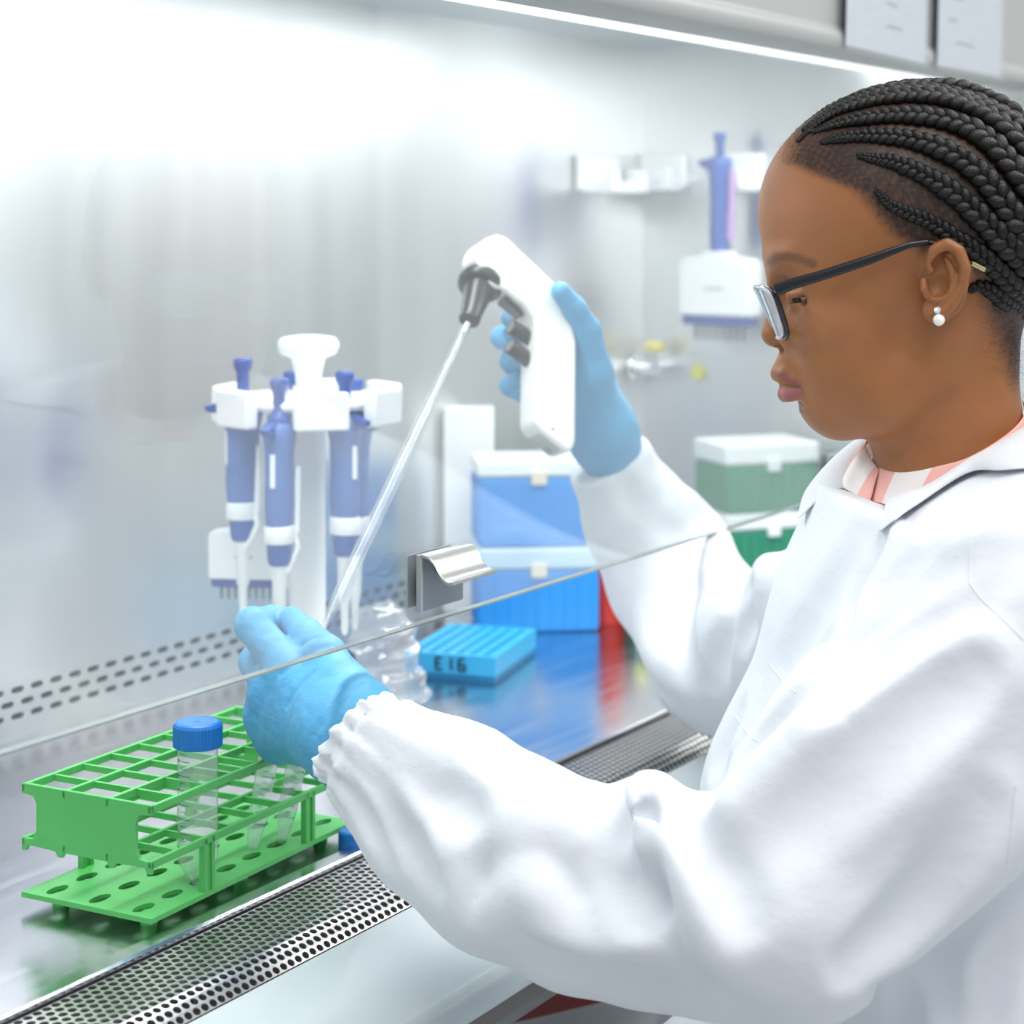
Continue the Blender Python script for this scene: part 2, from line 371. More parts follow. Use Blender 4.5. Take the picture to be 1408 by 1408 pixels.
# notes in plastic pockets on the fascia
def note(cpx, label):
    pts = [QY(px, py, .7595) for px, py in cpx]
    pts = [np.array(p) for p in pts]
    bl, br = pts; up = np.array([0,0,.30]); tilt = np.array([.02,0,0])
    mb = MB(); o = np.array([0,-.0012,0])
    vs = [bl+o, br+o, br+o+up+tilt, bl+o+up+tilt]
    mb.add(vs + [v-np.array([0,.0006,0]) for v in vs], [(0,1,2,3),(7,6,5,4),(0,4,5,1),(1,5,6,2),(2,6,7,3),(3,7,4,0)])
    root = tag(empty('paper_note', (bl+br)/2), label, 'note', 'notes on the cabinet fascia')
    mb.build('sheet', M['paper'], root, 'world')
    mb = MB(); e = np.array([.006,0,0]); o2 = np.array([0,-.004,0])
    vs = [bl-e+o2-up*.02, br+e+o2-up*.02, br+e+o2+up+tilt, bl-e+o2+up+tilt]
    mb.add(vs, [(0,1,2,3)]); mb.build('plastic_pocket', M['pocket'], root, 'world', fix=False)
    ex = (br-bl); rnd = random.Random(int(cpx[0][0])); mb = MB()
    for i in range(3):
        z = .03+.025*i; x = rnd.uniform(.1,.5); l = rnd.uniform(.1,.3)
        a = bl+ex*x+up*(z/.30)+np.array([0,-.0022,0]); b = a+ex*l+np.array([0,0,rnd.uniform(-.002,.002)])
        mb = MB(); mb.tube([a, (a+b)/2+np.array([0,0,.0008]), b], .0005, 4); mb.build('handwriting', M['ink'], root, 'world')
note(((1161,62),(1270,88)), 'handwritten note in a clear pocket on the cabinet fascia')
note(((1287,90),(1374,106)), 'handwritten note in a clear pocket on the cabinet fascia')
# ================================================================== tube rack
def rack():
    A, B, C = QZ(32,1225,.012), QZ(208,1264,.012), QZ(487,1128,.012)
    e1 = C-B; L = np.linalg.norm(e1); e1 /= L; e2 = np.cross([0,0,1.], e1); Wd = np.dot(A-B, e2)
    base = B - np.array([0,0,.012])
    root = tag(empty('tube_rack', base), 'green plastic tube rack standing on the steel work surface', 'rack')
    R3 = np.stack([e1, e2, [0,0,1.]], 1)
    def T(mb):
        mb.v = [tuple(R3 @ np.array(v)) for v in mb.v]; return mb
    nl, ns = 8, 3; t = .0032
    # base plate with oval holes
    mb = MB(); px_, py_ = L/nl, Wd/ns
    rows = [((0, py_*i, .012), (0, py_, 0), (0,0,1)) for i in range(ns)]
    perf(mb, 0, L, rows, px_, .0100, .0050, 20, False, .003)
    for a, b in (((0,0),(L,0)), ((L,0),(L,Wd)), ((L,Wd),(0,Wd)), ((0,Wd),(0,0))):
        mb.add([(a[0],a[1],.012),(b[0],b[1],.012),(b[0],b[1],.0085),(a[0],a[1],.0085)], [(0,1,2,3)])
    rows = [((0, py_*i, .0085), (0, py_, 0), (0,0,-1)) for i in range(ns)]
    perf(mb, 0, L, rows, px_, .0100, .0050, 20, False, -.0005)
    T(mb).build('base_plate', M['green'], root, fix=False)
    for x in (.02, L/2, L-.02):
        for y in (.018, Wd-.018):
            mb = MB(); mb.lathe([(.006,0),(.005,.0085)], (x,y,0), 10); T(mb).build('foot', M['green'], root)
    def lattice(z, h, name, x0=0.0):
        mb = MB()
        for i in range(ns+1):
            y = min(max(Wd*i/ns, t/2), Wd-t/2); mb.box((L/2, y, z-h/2), (L, t, h))
        T(mb).build(name, M['green'], root, bevel=.0006)
        for j in range(nl+1):
            x = min(max(L*j/nl, t/2), L-t/2); mb = MB(); mb.box((x, Wd/2, z-h/2-.0002), (t*.8, Wd-t, h*.8)); T(mb).build('cross_bar', M['green'], root)
    lattice(.0865, .0055, 'top_grid'); lattice(.050, .0055, 'middle_grid')
    for x in (0, L-.003):
        poly = [(0,.087),(0,.080),(.010,.079),(.013,.074),(.013,.056),(.010,.050),(0,.049),(0,.041),(.004,.041),(.006,.045),(.03,.044),(.032,.0405),(.036,.0405),(.038,.044)]
        poly = poly + [(Wd-a, b) for a, b in poly[::-1]]
        mb = MB(); mb.prism(poly, (x,0,0), (0,1,0), (0,0,1), (.003,0,0)); T(mb).build('end_panel', M['green'], root, bevel=.0006)
    for x in (L*.26, L*.76):
        for y in (.0025, Wd-.0025):
            mb = MB(); mb.box((x-.0042,y,.030), (.0036,.005,.038)); mb.box((x+.0042,y,.030), (.0036,.005,.038)); mb.box((x,y,.030), (.006,.002,.038))
            T(mb).build('post', M['green'], root, bevel=.0004)
    return root, base, R3, L, Wd
rk, rbase, rR, rL, rW = rack()

def tube50(loc, label, tilt=None, fill=True):
    root = tag(empty('centrifuge_tube', loc), label, 'tube')
    mb = MB(); mb.lathe([(.0035,.0),(.0052,.0015),(.0138,.016),(.0143,.020),(.0143,.098)], n=32); mb.v = mb.v
    tb = MB(); tb.lathe([(.0032,0),(.0050,.0015),(.0136,.016),(.0141,.020),(.0141,.0985)], n=32)
    tb.f = tb.f[:-1]; tb.mi = tb.mi[:-1]; tb.sm = tb.sm[:-1]
    tb.build('tube_body', M['tubeclear'], root)
    # ribbed screw cap
    cp = MB(); n = 96; prof = [(.0165,.096),(.0168,.0965),(.0168,.1105),(.0160,.1125),(.0145,.1135),(.0139,.1131),(.0015,.1131),(.0010,.1136)]
    vs = []
    for r_, z_ in prof:
        for k in range(n):
            a = 2*math.pi*k/n; rr = r_ + (.0004 if (k % 2 and .0964 < z_ < .1108) else 0); vs.append((rr*math.cos(a), rr*math.sin(a), z_))
    fs = [(i*n+k, i*n+(k+1) % n, (i+1)*n+(k+1) % n, (i+1)*n+k) for i in range(len(prof)-1) for k in range(n)]
    cp.add(vs, fs, 0, False); cp.add(vs[-n:], [tuple(range(n))]); cp.add(vs[:n], [tuple(range(n-1,-1,-1))])
    cp.build('screw_cap', M['bluecap'], root)
    if fill:
        pw = MB(); pw.lathe([(.0134,.0300),(.0136,.0310),(.0136,.0350),(.0125,.0356)], n=32); pw.build('powder', M['powder'], root)
    gd = MB(); face = math.atan2(-V[1], -V[0])-.35
    for i in range(14):
        z = .028+.005*i; l = .0055 if i % 2 else .0085
        seg = [(.01432*math.cos(face-.5+l/.0143*q/4), .01432*math.sin(face-.5+l/.0143*q/4), z) for q in range(5)]
        gd.grid([[np.array(p)+np.array([0,0,-.00022]) for p in seg], [np.array(p)+np.array([0,0,.00022]) for p in seg]])
        if i % 2 == 0:
            for q in range(2):
                a = face-.5-.20+.09*q; c = np.array([.01432*math.cos(a), .01432*math.sin(a), z]); t_ = np.array([-math.sin(a), math.cos(a), 0])
                gd.grid([[c-t_*.0005+np.array([0,0,-.0009]), c+t_*.0005+np.array([0,0,-.0009])], [c-t_*.0005+np.array([0,0,.0009]), c+t_*.0005+np.array([0,0,.0009])]])
    gd.build('printed_scale', M['ink'], root, fix=False)
    return root
tp = QZ(272, 1213, .012)
tube50(tp + np.array([0,0,-.001]), 'clear conical tube with blue screw cap holding white powder in the rack')

def tube15(bot, top, label, cap=False):
    bot = np.array(bot); ax = np.array(top)-bot; Lt = np.linalg.norm(ax); Lc = .118; R3 = frame_z(ax, -V)
    root = tag(empty('conical_tube', bot), label, 'tube')
    tb = MB(); tb.lathe([(.0022,0),(.0034,.0010),(.0070,.022),(.0074,.026),(.0077,Lc-.004),(.0088,Lc-.003),(.0088,Lc)], n=24, rot=R3)
    tb.f = tb.f[:-1]; tb.mi = tb.mi[:-1]; tb.sm = tb.sm[:-1]
    tb.build('tube_body', M['conical'], root)
    gd = MB()
    for i in range(22):
        z = .020+.0042*i; l = .0065 if i % 2 == 0 else .0040; rr = .0079 if z > .024 else .0075
        f0 = -.15
        seg = [R3 @ np.array([rr*math.cos(f0+l/rr*q/4), rr*math.sin(f0+l/rr*q/4), z]) for q in range(5)]
        dz = R3 @ np.array([0,0,.00024]); gd.grid([[p-dz for p in seg], [p+dz for p in seg]])
        if i % 4 == 0:
            a = f0+1.1; c = R3 @ np.array([rr*math.cos(a), rr*math.sin(a), z]); t_ = R3 @ np.array([-math.sin(a), math.cos(a), 0])
            gd.grid([[c-t_*.0007-dz*4, c+t_*.0007-dz*4], [c-t_*.0007+dz*4, c+t_*.0007+dz*4]])
    gd.build('printed_scale', M['ink'], root, fix=False)
    return root
b1 = QZ(346,1172,.010); dd = np.dot(b1-CAM, V)
tube15(b1, P(386,945,dd+.035), 'graduated conical tube held in the gloved left hand above the rack')
b2 = QZ(386,1160,.010); dd2 = np.dot(b2-CAM, V)
tube15(b2, P(424,965,dd2+.02), 'graduated conical tube leaning in the rack behind the held tube')

# loose screw cap standing on the bench under the sleeve
c = QZ(484,1163,0.0)
lc = tag(empty('screw_cap', c), 'small blue screw cap standing on the bench behind the front grille', 'cap')
n = 60; prof = [(.0098,0),(.0100,.0005),(.0100,.0105),(.0094,.0118),(.0080,.0124),(.0076,.0121),(.0010,.0121),(.0008,.0124)]; vs = []
for r_, z_ in prof:
    for k in range(n):
        a = 2*math.pi*k/n; rr = r_+(.0003 if (k % 2 and .0004 < z_ < .011) else 0); vs.append((rr*math.cos(a), rr*math.sin(a), z_))
mb = MB(); mb.add(vs, [(i*n+k, i*n+(k+1) % n, (i+1)*n+(k+1) % n, (i+1)*n+k) for i in range(len(prof)-1) for k in range(n)]); mb.add(vs[-n:], [tuple(range(n))]); mb.add(vs[:n], [tuple(range(n-1,-1,-1))])
mb.build('cap_shell', M['bluecap'], lc)
mb = MB(); mb.lathe([(.0008,.0122),(.0012,.0126),(.0006,.0130)], n=10); mb.build('moulding_mark', M['bluecap'], lc)

# ================================================================== crumpled clear bottle behind the hand
def bottle():
    c = QZ(545, 985, 0.0)
    d0 = np.dot(c-CAM, V); a = P(540, 962, d0); b = P(512, 858, d0+.01); ax = b-a
    R3 = frame_z(ax, -V); H = np.linalg.norm(ax)
    root = tag(empty('plastic_bottle', c), 'crinkled clear plastic bottle between the left glove and turquoise rack', 'bottle')
    n, m = 40, 44; vs = []
    for i in range(m+1):
        t = i/m; z = -.028 + (H+.028)*t
        r0 = np.interp(t, [0,.06,.5,.72,.9,1], [.026,.031,.032,.033,.024,.019])
        for k in range(n):
            an = 2*math.pi*k/n
            rr = r0*(1+.07*math.sin(t*30+1.1*math.sin(an*2))+.04*math.sin(an*5+t*9))
            vs.append(R3 @ np.array([rr*math.cos(an), rr*math.sin(an), z]) + (a-c))
    fs = [(i*n+k, i*n+(k+1) % n, (i+1)*n+(k+1) % n, (i+1)*n+k) for i in range(m) for k in range(n)]
    zmin = min(v[2] for v in vs); vs = [v-np.array([0,0,zmin]) for v in vs]
    mb = MB(); mb.add(vs, fs, 0, True); mb.build('bottle_body', M['bottleclear'], root)
bottle()

# ================================================================== micropipettes and their carousel
def pipette_proto(kind):
    """local frame: tip at z=0, front towards -y, total .24 m"""
    root = empty('micropipette')
    mb = MB(); mb.lathe([(.0022,0),(.0030,.004),(.0042,.030),(.0058,.032),(.0068,.070),(.0085,.074)], n=20); mb.build('tip_cone', M['white_plastic'], root)
    mb = MB(); mb.lathe([(.0085,.072),(.0105,.076),(.0115,.092)], n=20, sy=1.1); mb.build('neck', M['pip_blue'], root)
    mb = MB(); mb.lathe([(.0125,.092),(.0135,.094),(.0135,.106),(.0125,.108)], n=20, sy=1.15); mb.build('collar', M['white_plastic'], root)
    mb = MB(); mb.lathe([(.0118,.108),(.0128,.125),(.0122,.150),(.0128,.175),(.0148,.188),(.0150,.196),(.0120,.200)], n=24, sy=1.25); mb.build('grip', M['pip_grip'], root)
    mb = MB(); mb.lathe([(.0105,.198),(.0110,.206),(.0070,.209),(.0058,.212),(.0058,.226),(.0085,.232),(.0090,.238),(.0070,.240)], n=20); mb.build('button', M['pip_navy'], root)
    mb = MB(); mb.box((0,-.0158,.158), (.005,.0012,.030)); mb.build('volume_window', M['white_plastic'], root, bevel=.0005)
    mb = MB(); mb.tube([(.010,.009,.10),(.0135,.010,.088),(.0095,.006,.076),(.006,.0,.066)], .0032, 8); mb.tube([(.012,.010,.10),(.0125,.012,.16)], .0034, 8); mb.build('ejector', M['white_plastic'], root)
    mb = MB(); mb.prism([(-.012,.186),(-.034,.192),(-.036,.197),(-.012,.202)], (-.004,0,0), (0,1,0), (0,0,1), (.008,0,0)); mb.build('finger_hook', M['pip_navy'], root, bevel=.001)
    return root
def multichannel(loc, face, label, group=None, scale=1.0):
    root = tag(empty('multichannel_pipette', loc, face), label, 'pipette', group)
    root.scale = (scale,)*3
    mb = MB(); prof = [(-.056,.012),(-.056,.078),(-.050,.086),(-.022,.089),(-.014,.096),(.014,.096),(.022,.089),(.050,.086),(.056,.078),(.056,.012)]
    mb.prism(prof, (0,-.015,0), (1,0,0), (0,0,1), (0,.030,0)); mb.build('channel_head', M['white_plastic'], root, bevel=.004, seg=3)
    mb = MB(); mb.prism([(-.050,0),(-.052,.012),(.052,.012),(.050,0)], (0,-.013,0), (1,0,0), (0,0,1), (0,.026,0)); mb.build('manifold', M['pip_navy'], root, bevel=.001)
    for i in range(8):
        mb = MB(); mb.lathe([(.0018,-.020),(.0026,-.018),(.0030,.0)], (-.038+.0108*i,0,0), 10); mb.build('nozzle', M['handle_grey'], root)
    mb = MB(); mb.lathe([(.0125,.096),(.0130,.12),(.0122,.16),(.0135,.19),(.0155,.206),(.0150,.214),(.012,.217)], n=20, sy=1.15); mb.build('grip', M['pip_blue'], root)
    mb = MB(); mb.prism([(-.012,.196),(-.034,.205),(-.036,.211),(-.012,.215)], (-.005,0,0), (-1,0,0) if False else (1,0,0), (0,0,1), (.010,0,0)); mb.v = [(v[0]-.0, v[1], v[2]) for v in mb.v]
    mb = MB(); mb.prism([(-.010,.198),(-.030,.207),(-.032,.213),(-.010,.216)], (0,-.006,0), (1,0,0), (0,0,1), (0,.012,0)); mb.build('finger_hook', M['pip_blue'], root, bevel=.001)
    mb = MB(); mb.lathe([(.006,.216),(.006,.236),(.0085,.240),(.0085,.247),(.007,.249)], n=16); mb.build('button', M['pip_blue'], root)
    mb = MB(); mb.tube([(.018,0,.145),(.019,0,.20)], .0045, 8); mb.tube([(.016,0,.110),(.018,0,.15)], .0055, 8); mb.build('ejector', M['lilac'], root)
    mb = MB()
    for i in range(5): mb.box((-.012+.006*i, -.0152, .047+.0006*(i % 2)), (.0038,.0006,.003))
    mb.build('brand_print', M['handle_grey'], root)
    return root
cc = QZ(424, 1000, 0.0); Dc = np.dot(cc-CAM, V)
car = tag(empty('pipette_carousel', cc), 'white carousel stand with mushroom knob carrying several pipettes', 'stand')
sc_ = Dc/F                                   # metres per pixel at the carousel
hz = lambda py: CAMH - (py-300)*sc_
mb = MB(); mb.lathe([(.047,0),(.048,.006),(.044,.014),(.026,.022),(.0165,.034),(.0158,hz(570)),(.014,hz(530))], n=32); mb.build('post', M['white_plastic'], car)
mb = MB(); mb.lathe([(.0115,hz(530)),(.0125,hz(515)),(.0165,hz(492)),(.026,hz(487)),(.0285,hz(480)),(.0285,hz(470)),(.025,hz(464)),(.012,hz(461))], n=32); mb.build('knob', M['white_plastic'], car)
mb = MB(); mb.lathe([(.020,hz(560)),(.074,hz(557)),(.076,hz(548)),(.072,hz(543)),(.020,hz(542))], n=36); mb.build('ring', M['white_plastic'], car)
nslot = 6; a0 = math.atan2(-V[1], -V[0])
for ang_ in (-48, 14, 64, -104, 122, 178):
    a = a0 + math.radians(ang_); R3 = rotz(a)
    mb = MB(); mb.box(R3 @ np.array([.080,0,hz(555)]), (.014,.050,.034), R3); mb.build('holder', M['white_plastic'], car, bevel=.003, seg=3)
proto = pipette_proto(0)
slots = []
first = True
pl = [(334,492,-.026,0), (384,520,-.068,0), (474,510,-.045,0), (488,520,.045,0), (402,510,.065,0)]
lab = ['blue and white single pipette on the carousel, beside the multichannel pipette', 'blue and white pipette on the carousel, just before the white post',
       'blue and white pipette on the carousel nearest the glass serological pipette', 'blue pipette half hidden behind another on the carousel by the serological pipette', 'blue pipette hanging behind the white carousel post']
for (px, py, dd_, z_), lb in zip(pl, lab):
    o = proto if first else copy_tree(proto); first = False
    top = P(px, py, Dc+dd_)
    s_ = 1.0; o.location = (top[0], top[1], top[2]-.240)
    v2 = np.array([top[0]-cc[0], top[1]-cc[1]]); o.rotation_euler = (0, 0, math.atan2(v2[1], v2[0])+math.pi/2)
    tag(o, lb, 'pipette', 'pipettes on the carousel')
lo = P(338, 806, Dc+.035)
multichannel((lo[0], lo[1], lo[2]), TH-math.pi/2-.12, 'multichannel pipette with lilac label hanging at the back of the carousel', 'multichannel pipettes', .62)

# ================================================================== things hung on the steel walls
def wall_clip(c, R3, label, w=.062):
    root = tag(empty('pipette_holder', c), label, 'holder', 'wall pipette holders')
    mb = MB(); mb.box((0,0,0), (w,.012,.050), R3); 
    mb.v = [tuple(np.array(v)) for v in mb.v]; mb.build('back_plate', M['white_plastic'], root, bevel=.004, seg=3)
    mb = MB(); mb.box(R3 @ np.array([0,-.024,-.020]), (w*.9,.040,.016), R3); mb.build('shelf', M['white_plastic'], root, bevel=.003)
    for sd in (-1, 1):
        mb = MB(); mb.box(R3 @ np.array([sd*w*.36,-.046,-.012]), (w*.22,.012,.030), R3); mb.build('fork', M['white_plastic'], root, bevel=.002)
RB = np.eye(3); RS = np.array([[0,1,0],[-1,0,0],[0,0,1.]])     # back wall / right side wall (front of clip faces -x)
c = QY(822,238,YB-.008); wall_clip(c, RB, 'white holder on the back wall beside the corner', .108)
c = QX(912,236,X1-.008); wall_clip(c, RS, 'white holder on the side wall, empty, next to the corner', .074)
c = QX(1020,236,X1-.008); wall_clip(c, RS, 'white holder on the side wall beside the hanging multichannel pipette', .066)
c = QX(965,246,X1-.006)
mb = MB(); y0 = QY(780,250,YB-.006)
mb.tube([QX(900,252,X1-.004), QX(1040,240,X1-.004)], .006, 10); o = mb.build('holder_rail', M['white_plastic'], None, 'base'); tag(o, 'white rail joining the holders on the side wall', 'rail')
mc = QX(990, 447, X1-.060)
multichannel((mc[0],mc[1],mc[2]), -math.pi/2 - math.radians(0) + math.radians(-10), 'blue and white multichannel pipette hanging on the side wall', 'multichannel pipettes', 1.06)
# gas tap near the corner
tc_ = QY(870,505,YB-.002)
tap = tag(empty('gas_tap', tc_), 'chrome gas tap with yellow knob on the back wall', 'tap')
mb = MB(); mb.tube([tc_, tc_+np.array([0,-.045,0])], .010, 16); mb.lathe([(.018,0),(.018,.004),(.012,.007)], tc_, 20, rot=frame_z((0,-1,0))); mb.tube([tc_+np.array([-.010,-.04,.004]), tc_+np.array([.055,-.042,.004])], [.009,.006], 14); mb.build('tap_body', M['chrome'], tap, 'world')
mb = MB(); mb.lathe([(.005,0),(.005,.018)], tc_+np.array([-.002,-.036,.008]), 12); mb.build('spindle', M['chrome'], tap, 'world')
mb = MB(); mb.lathe([(.012,0),(.016,.004),(.016,.010),(.010,.014)], tc_+np.array([-.002,-.036,.024]), 16); mb.build('tap_knob', M['yellow'], tap, 'world')
s_ = QX(960,512,X1-.002); mb = MB(); mb.lathe([(.012,0),(.012,.002),(.009,.006)], s_, 16, rot=frame_z((-1,0,0))); o = mb.build('yellow_stud', M['yellowpale'], None); tag(o, 'small round yellow stud on the side wall', 'stud')

# ================================================================== tip boxes and racks on the bench
def tipbox(base, rz, sx, sy, h, colm, label, group, lid=.03, tray=None):
    root = tag(empty('tip_box', base, rz), label, 'tip box', group)
    mb = MB(); t = .0; mb.prism([(-sx/2*.96,-sy/2*.96),(sx/2*.96,-sy/2*.96),(sx/2*.96,sy/2*.96),(-sx/2*.96,sy/2*.96)], (0,0,0), (1,0,0), (0,1,0), (0,0,h-lid)); mb.build('box', M[colm], root, bevel=.004, seg=3)
    mb = MB()
    for i in range(9):
        x = -sx/2*.9 + sx*.9*i/8
        mb.box((x,-sy/2*.965,(h-lid)/2), (.004,.003,(h-lid)*.9)); mb.box((x,sy/2*.965,(h-lid)/2), (.004,.003,(h-lid)*.9))
    for i in range(6):
        y = -sy/2*.85 + sy*.85*i/5
        mb.box((-sx/2*.965,y,(h-lid)/2), (.003,.004,(h-lid)*.9)); mb.box((sx/2*.965,y,(h-lid)/2), (.003,.004,(h-lid)*.9))
    mb.build('rib', M[colm], root)
    mb = MB(); mb.box((0,0,h-lid+lid/2), (sx,sy,lid-.001)); mb.build('lid', M[tray or 'lidclear'], root, bevel=.004, seg=3)
    mb = MB(); mb.box((0,-sy/2-.002,h-lid), (.018,.005,.016)); mb.build('latch', M['beige' if colm == 'tipblue' else 'lidclear'], root, bevel=.001)
    return root
bb = QZ(735, 872, 0.0); Db = np.dot(bb-CAM, V)
cen = bb + V*.055 + R*.0; rzb = TH-math.pi/2+math.radians(6)
cen = np.array([cen[0], cen[1], BZ])
tipbox(cen, rzb, .142, .098, .098, 'tipblue', 'lower blue tip box of the stack behind the turquoise rack', 'tip boxes in the cabinet', .026, 'tipband')
tipbox(cen+np.array([0,0,.098]), rzb, .142, .098, .100, 'tipblue', 'upper blue tip box stacked below the pipette controller', 'tip boxes in the cabinet', .020)
gb = QZ(935, 850, 0.0)
gc = np.array([X1-.115, 1.055, BZ])-R*.042
rzg = TH-math.pi/2+math.radians(20)
tipbox(gc, rzg, .135, .10, .095, 'tipgreen', 'lower green tip box of the stack against the side wall', 'tip boxes in the cabinet', .022)
tipbox(gc+np.array([0,0,.095]), rzg, .135, .10, .090, 'tipgreen', 'upper green tip box with white lid by the side wall', 'tip boxes in the cabinet', .028)
g3 = QZ(935, 866, 0.0)+V*.075; tipbox(np.array([g3[0], g3[1], BZ]), rzg, .12, .085, .085, 'tipgreen', 'green tip box half hidden behind the right sleeve', 'tip boxes in the cabinet', .020)
rc = QZ(833, 862, 0.0)
rt = tag(empty('reagent_bottle', rc+V*.03), 'red plastic bottle between the blue and green tip boxes', 'bottle')
mb = MB(); mb.lathe([(.022,0),(.024,.003),(.024,.085),(.020,.094),(.011,.098)], n=24); mb.build('bottle_body', M['red'], rt)
mb = MB(); mb.lathe([(.013,.098),(.013,.114),(.011,.116)], n=20); mb.build('bottle_cap', M['red'], rt)
yt = QZ(882, 893, 0.0); yr = tag(empty('sample_vial', yt), 'small vial with yellow cap beside the right sleeve', 'vial')
mb = MB(); mb.lathe([(.006,0),(.0075,.002),(.0075,.022)], n=16); mb.build('vial_body', M['tubeclear'], yr)
mb = MB(); mb.lathe([(.0085,.022),(.0085,.032),(.007,.034)], n=16); mb.build('vial_cap', M['yellowpale'], yr)
# white carton behind the blue boxes
wc = QZ(645, 836, 0.0); wcx = tag(empty('white_carton', np.array([wc[0], wc[1], BZ]), TH-math.pi/2), 'tall white carton behind the blue tip boxes', 'carton')
Dw = np.dot(wc-CAM, V); hw_ = CAMH-(562-300)/F*Dw
mb = MB(); mb.box((0,0,hw_/2), (.060,.050,hw_)); mb.build('carton_body', M['white_warm'], wcx, bevel=.002)
mb = MB(); mb.box((0,-.013,hw_+.0008), (.058,.024,.0014)); mb.box((0,.0125,hw_+.0008), (.058,.024,.0014)); mb.build('carton_flap', M['white_warm'], wcx)

# turquoise 96 well rack
def pcr_rack():
    B = QZ(681,939,0); A = QZ(556,930,0); C = QZ(751,900,0)
    e2 = A-B; sx = np.linalg.norm(e2); e2 /= sx; e1 = np.cross(e2, [0,0,1.]); e1 = e1 if np.dot(e1, C-B) > 0 else -e1; L = .148; H = .026
    R3 = np.stack([e2, e1, [0,0,1.]], 1)
    root = tag(empty('well_rack', B), 'turquoise block rack with marker writing on its edge', 'rack')
    T = lambda mb: (setattr(mb, 'v', [tuple(R3 @ np.array(v)) for v in mb.v]), mb)[1]
    mb = MB(); mb.box((sx/2, L/2, .003), (sx*.97, L*.97, .006)); T(mb).build('foot', M['pcrdark'], root)
    mb = MB(); nx, ny = 6, 9
    rows = []
    for j in range(nx): rows.append(((0, 0, 0), None, None))
    px_, py_ = (sx-.010)/nx, (L-.010)/ny
    mb2 = MB(); perf(mb2, .005, sx-.005, [((0,.005+py_*i,H),(0,py_,0),(0,0,1)) for i in range(ny)], px_, .0052, .0052, 16, False, .014)
    mb2.add([(0,0,H),(sx,0,H),(sx,L,H),(0,L,H),(.005,.005,H),(sx-.005,.005,H),(sx-.005,L-.005,H),(.005,L-.005,H)], [(0,1,5,4),(1,2,6,5),(2,3,7,6),(3,0,4,7)])
    for a, b in (((0,0),(sx,0)), ((sx,0),(sx,L)), ((sx,L),(0,L)), ((0,L),(0,0))): mb2.add([(*a,.006),(*b,.006),(*b,H),(*a,H)], [(0,1,2,3)])
    T(mb2).build('well_block', M['pcr'], root, fix=False)
    mb = MB(); mb.box((sx/2, L/2, .010), (sx*.96, L*.96, .008)); T(mb).build('well_floor', M['pcrdark'], root)
    mb = MB()
    def mark(segs, x, y0=-.0008):
        for (a, b) in segs:
            mb.tube([(x+a[0], y0, .006+a[1]), (x+b[0], y0, .006+b[1])], .0011, 6)
    w_, h_ = .007, .012; z0 = .004
    Es = [((w_,z0),(w_,z0+h_)), ((w_,z0+h_),(0,z0+h_)), ((w_,z0+h_/2),(.002,z0+h_/2)), ((w_,z0),(0,z0))]
    one = [((.003,z0),(.003,z0+h_))]
    six = [((w_,z0),(w_,z0+h_)), ((w_,z0),(0,z0)), ((0,z0),(0,z0+h_*.5)), ((0,z0+h_*.5),(w_,z0+h_*.5)), ((w_,z0+h_),(.001,z0+h_))]
    mark(Es, sx*.58); mark(one, sx*.45); mark(six, sx*.33)
    T(mb).build('marker_writing', M['inkblack'], root)
pcr_rack()

# ================================================================== red stool beyond the cabinet front
sp = P(768, 1350, 1.95)
st = tag(empty('lab_stool', (sp[0], sp[1], 0)), 'dark red lab stool standing beyond the seated person', 'stool')
hz_ = sp[2]
mb = MB(); mb.lathe([(.16,hz_-.06),(.172,hz_-.05),(.172,hz_-.012),(.16,hz_)], n=32); mb.build('seat', M['darkred'], st)
mb = MB(); mb.lathe([(.022,.08),(.022,hz_-.06)], n=16); mb.build('column', M['steel_tube'], st)
for k in range(5):
    a = k*2*math.pi/5; mb = MB(); mb.tube([(0,0,.09),(.25*math.cos(a),.25*math.sin(a),.055)], [.02,.014], 10); mb.lathe([(.02,0),(.024,.02),(.02,.045)], (.25*math.cos(a),.25*math.sin(a),0), 12); mb.build('leg', M['steel_tube'], st)
# ================================================================== implicit surfaces (for the person, coat and gloves)
def smin(a, b, k):
    h = np.clip(.5+.5*(b-a)/k, 0, 1); return b+(a-b)*h - k*h*(1-h)
def smax(a, b, k): return -smin(-a, -b, k)
def f_cone(p, a, b, ra, rb):
    a = np.asarray(a, float); b = np.asarray(b, float); ab = b-a
    t = np.clip(((p-a) @ ab)/max(ab @ ab, 1e-12), 0, 1)
    return np.linalg.norm(p-a-t[:, None]*ab, axis=1) - (ra+(rb-ra)*t)
def f_ell(p, c, r_, R3=None):
    q = p-np.asarray(c, float)
    if R3 is not None: q = q @ R3
    r_ = np.asarray(r_, float); k0 = np.linalg.norm(q/r_, axis=1); k1 = np.linalg.norm(q/(r_*r_), axis=1)
    return k0*(k0-1)/np.maximum(k1, 1e-9)
def f_chain(p, pts, rad, k=None):
    d = None
    for i in range(len(pts)-1):
        e = f_cone(p, pts[i], pts[i+1], rad[i], rad[i+1])
        d = e if d is None else (np.minimum(d, e) if not k else smin(d, e, k))
    return d
def near(p, pts, m):
    a = np.min(pts, axis=0)-m; b = np.max(pts, axis=0)+m
    return np.all((p > a) & (p < b), axis=1)
def add_local(p, d, pts, rad, k, sub=False, m=None):
    """smooth-union (or carve) a chain, evaluated only close to it."""
    pts = np.asarray(pts, float); rad = np.asarray(rad, float)
    msk = near(p, pts, rad.max()+3*k+.02 if m is None else m)
    if msk.any():
        e = f_chain(p[msk], pts, rad)
        d = d.copy(); d[msk] = smax(d[msk], -e, k) if sub else smin(d[msk], e, k)
    return d
_rs = np.random.RandomState(3)
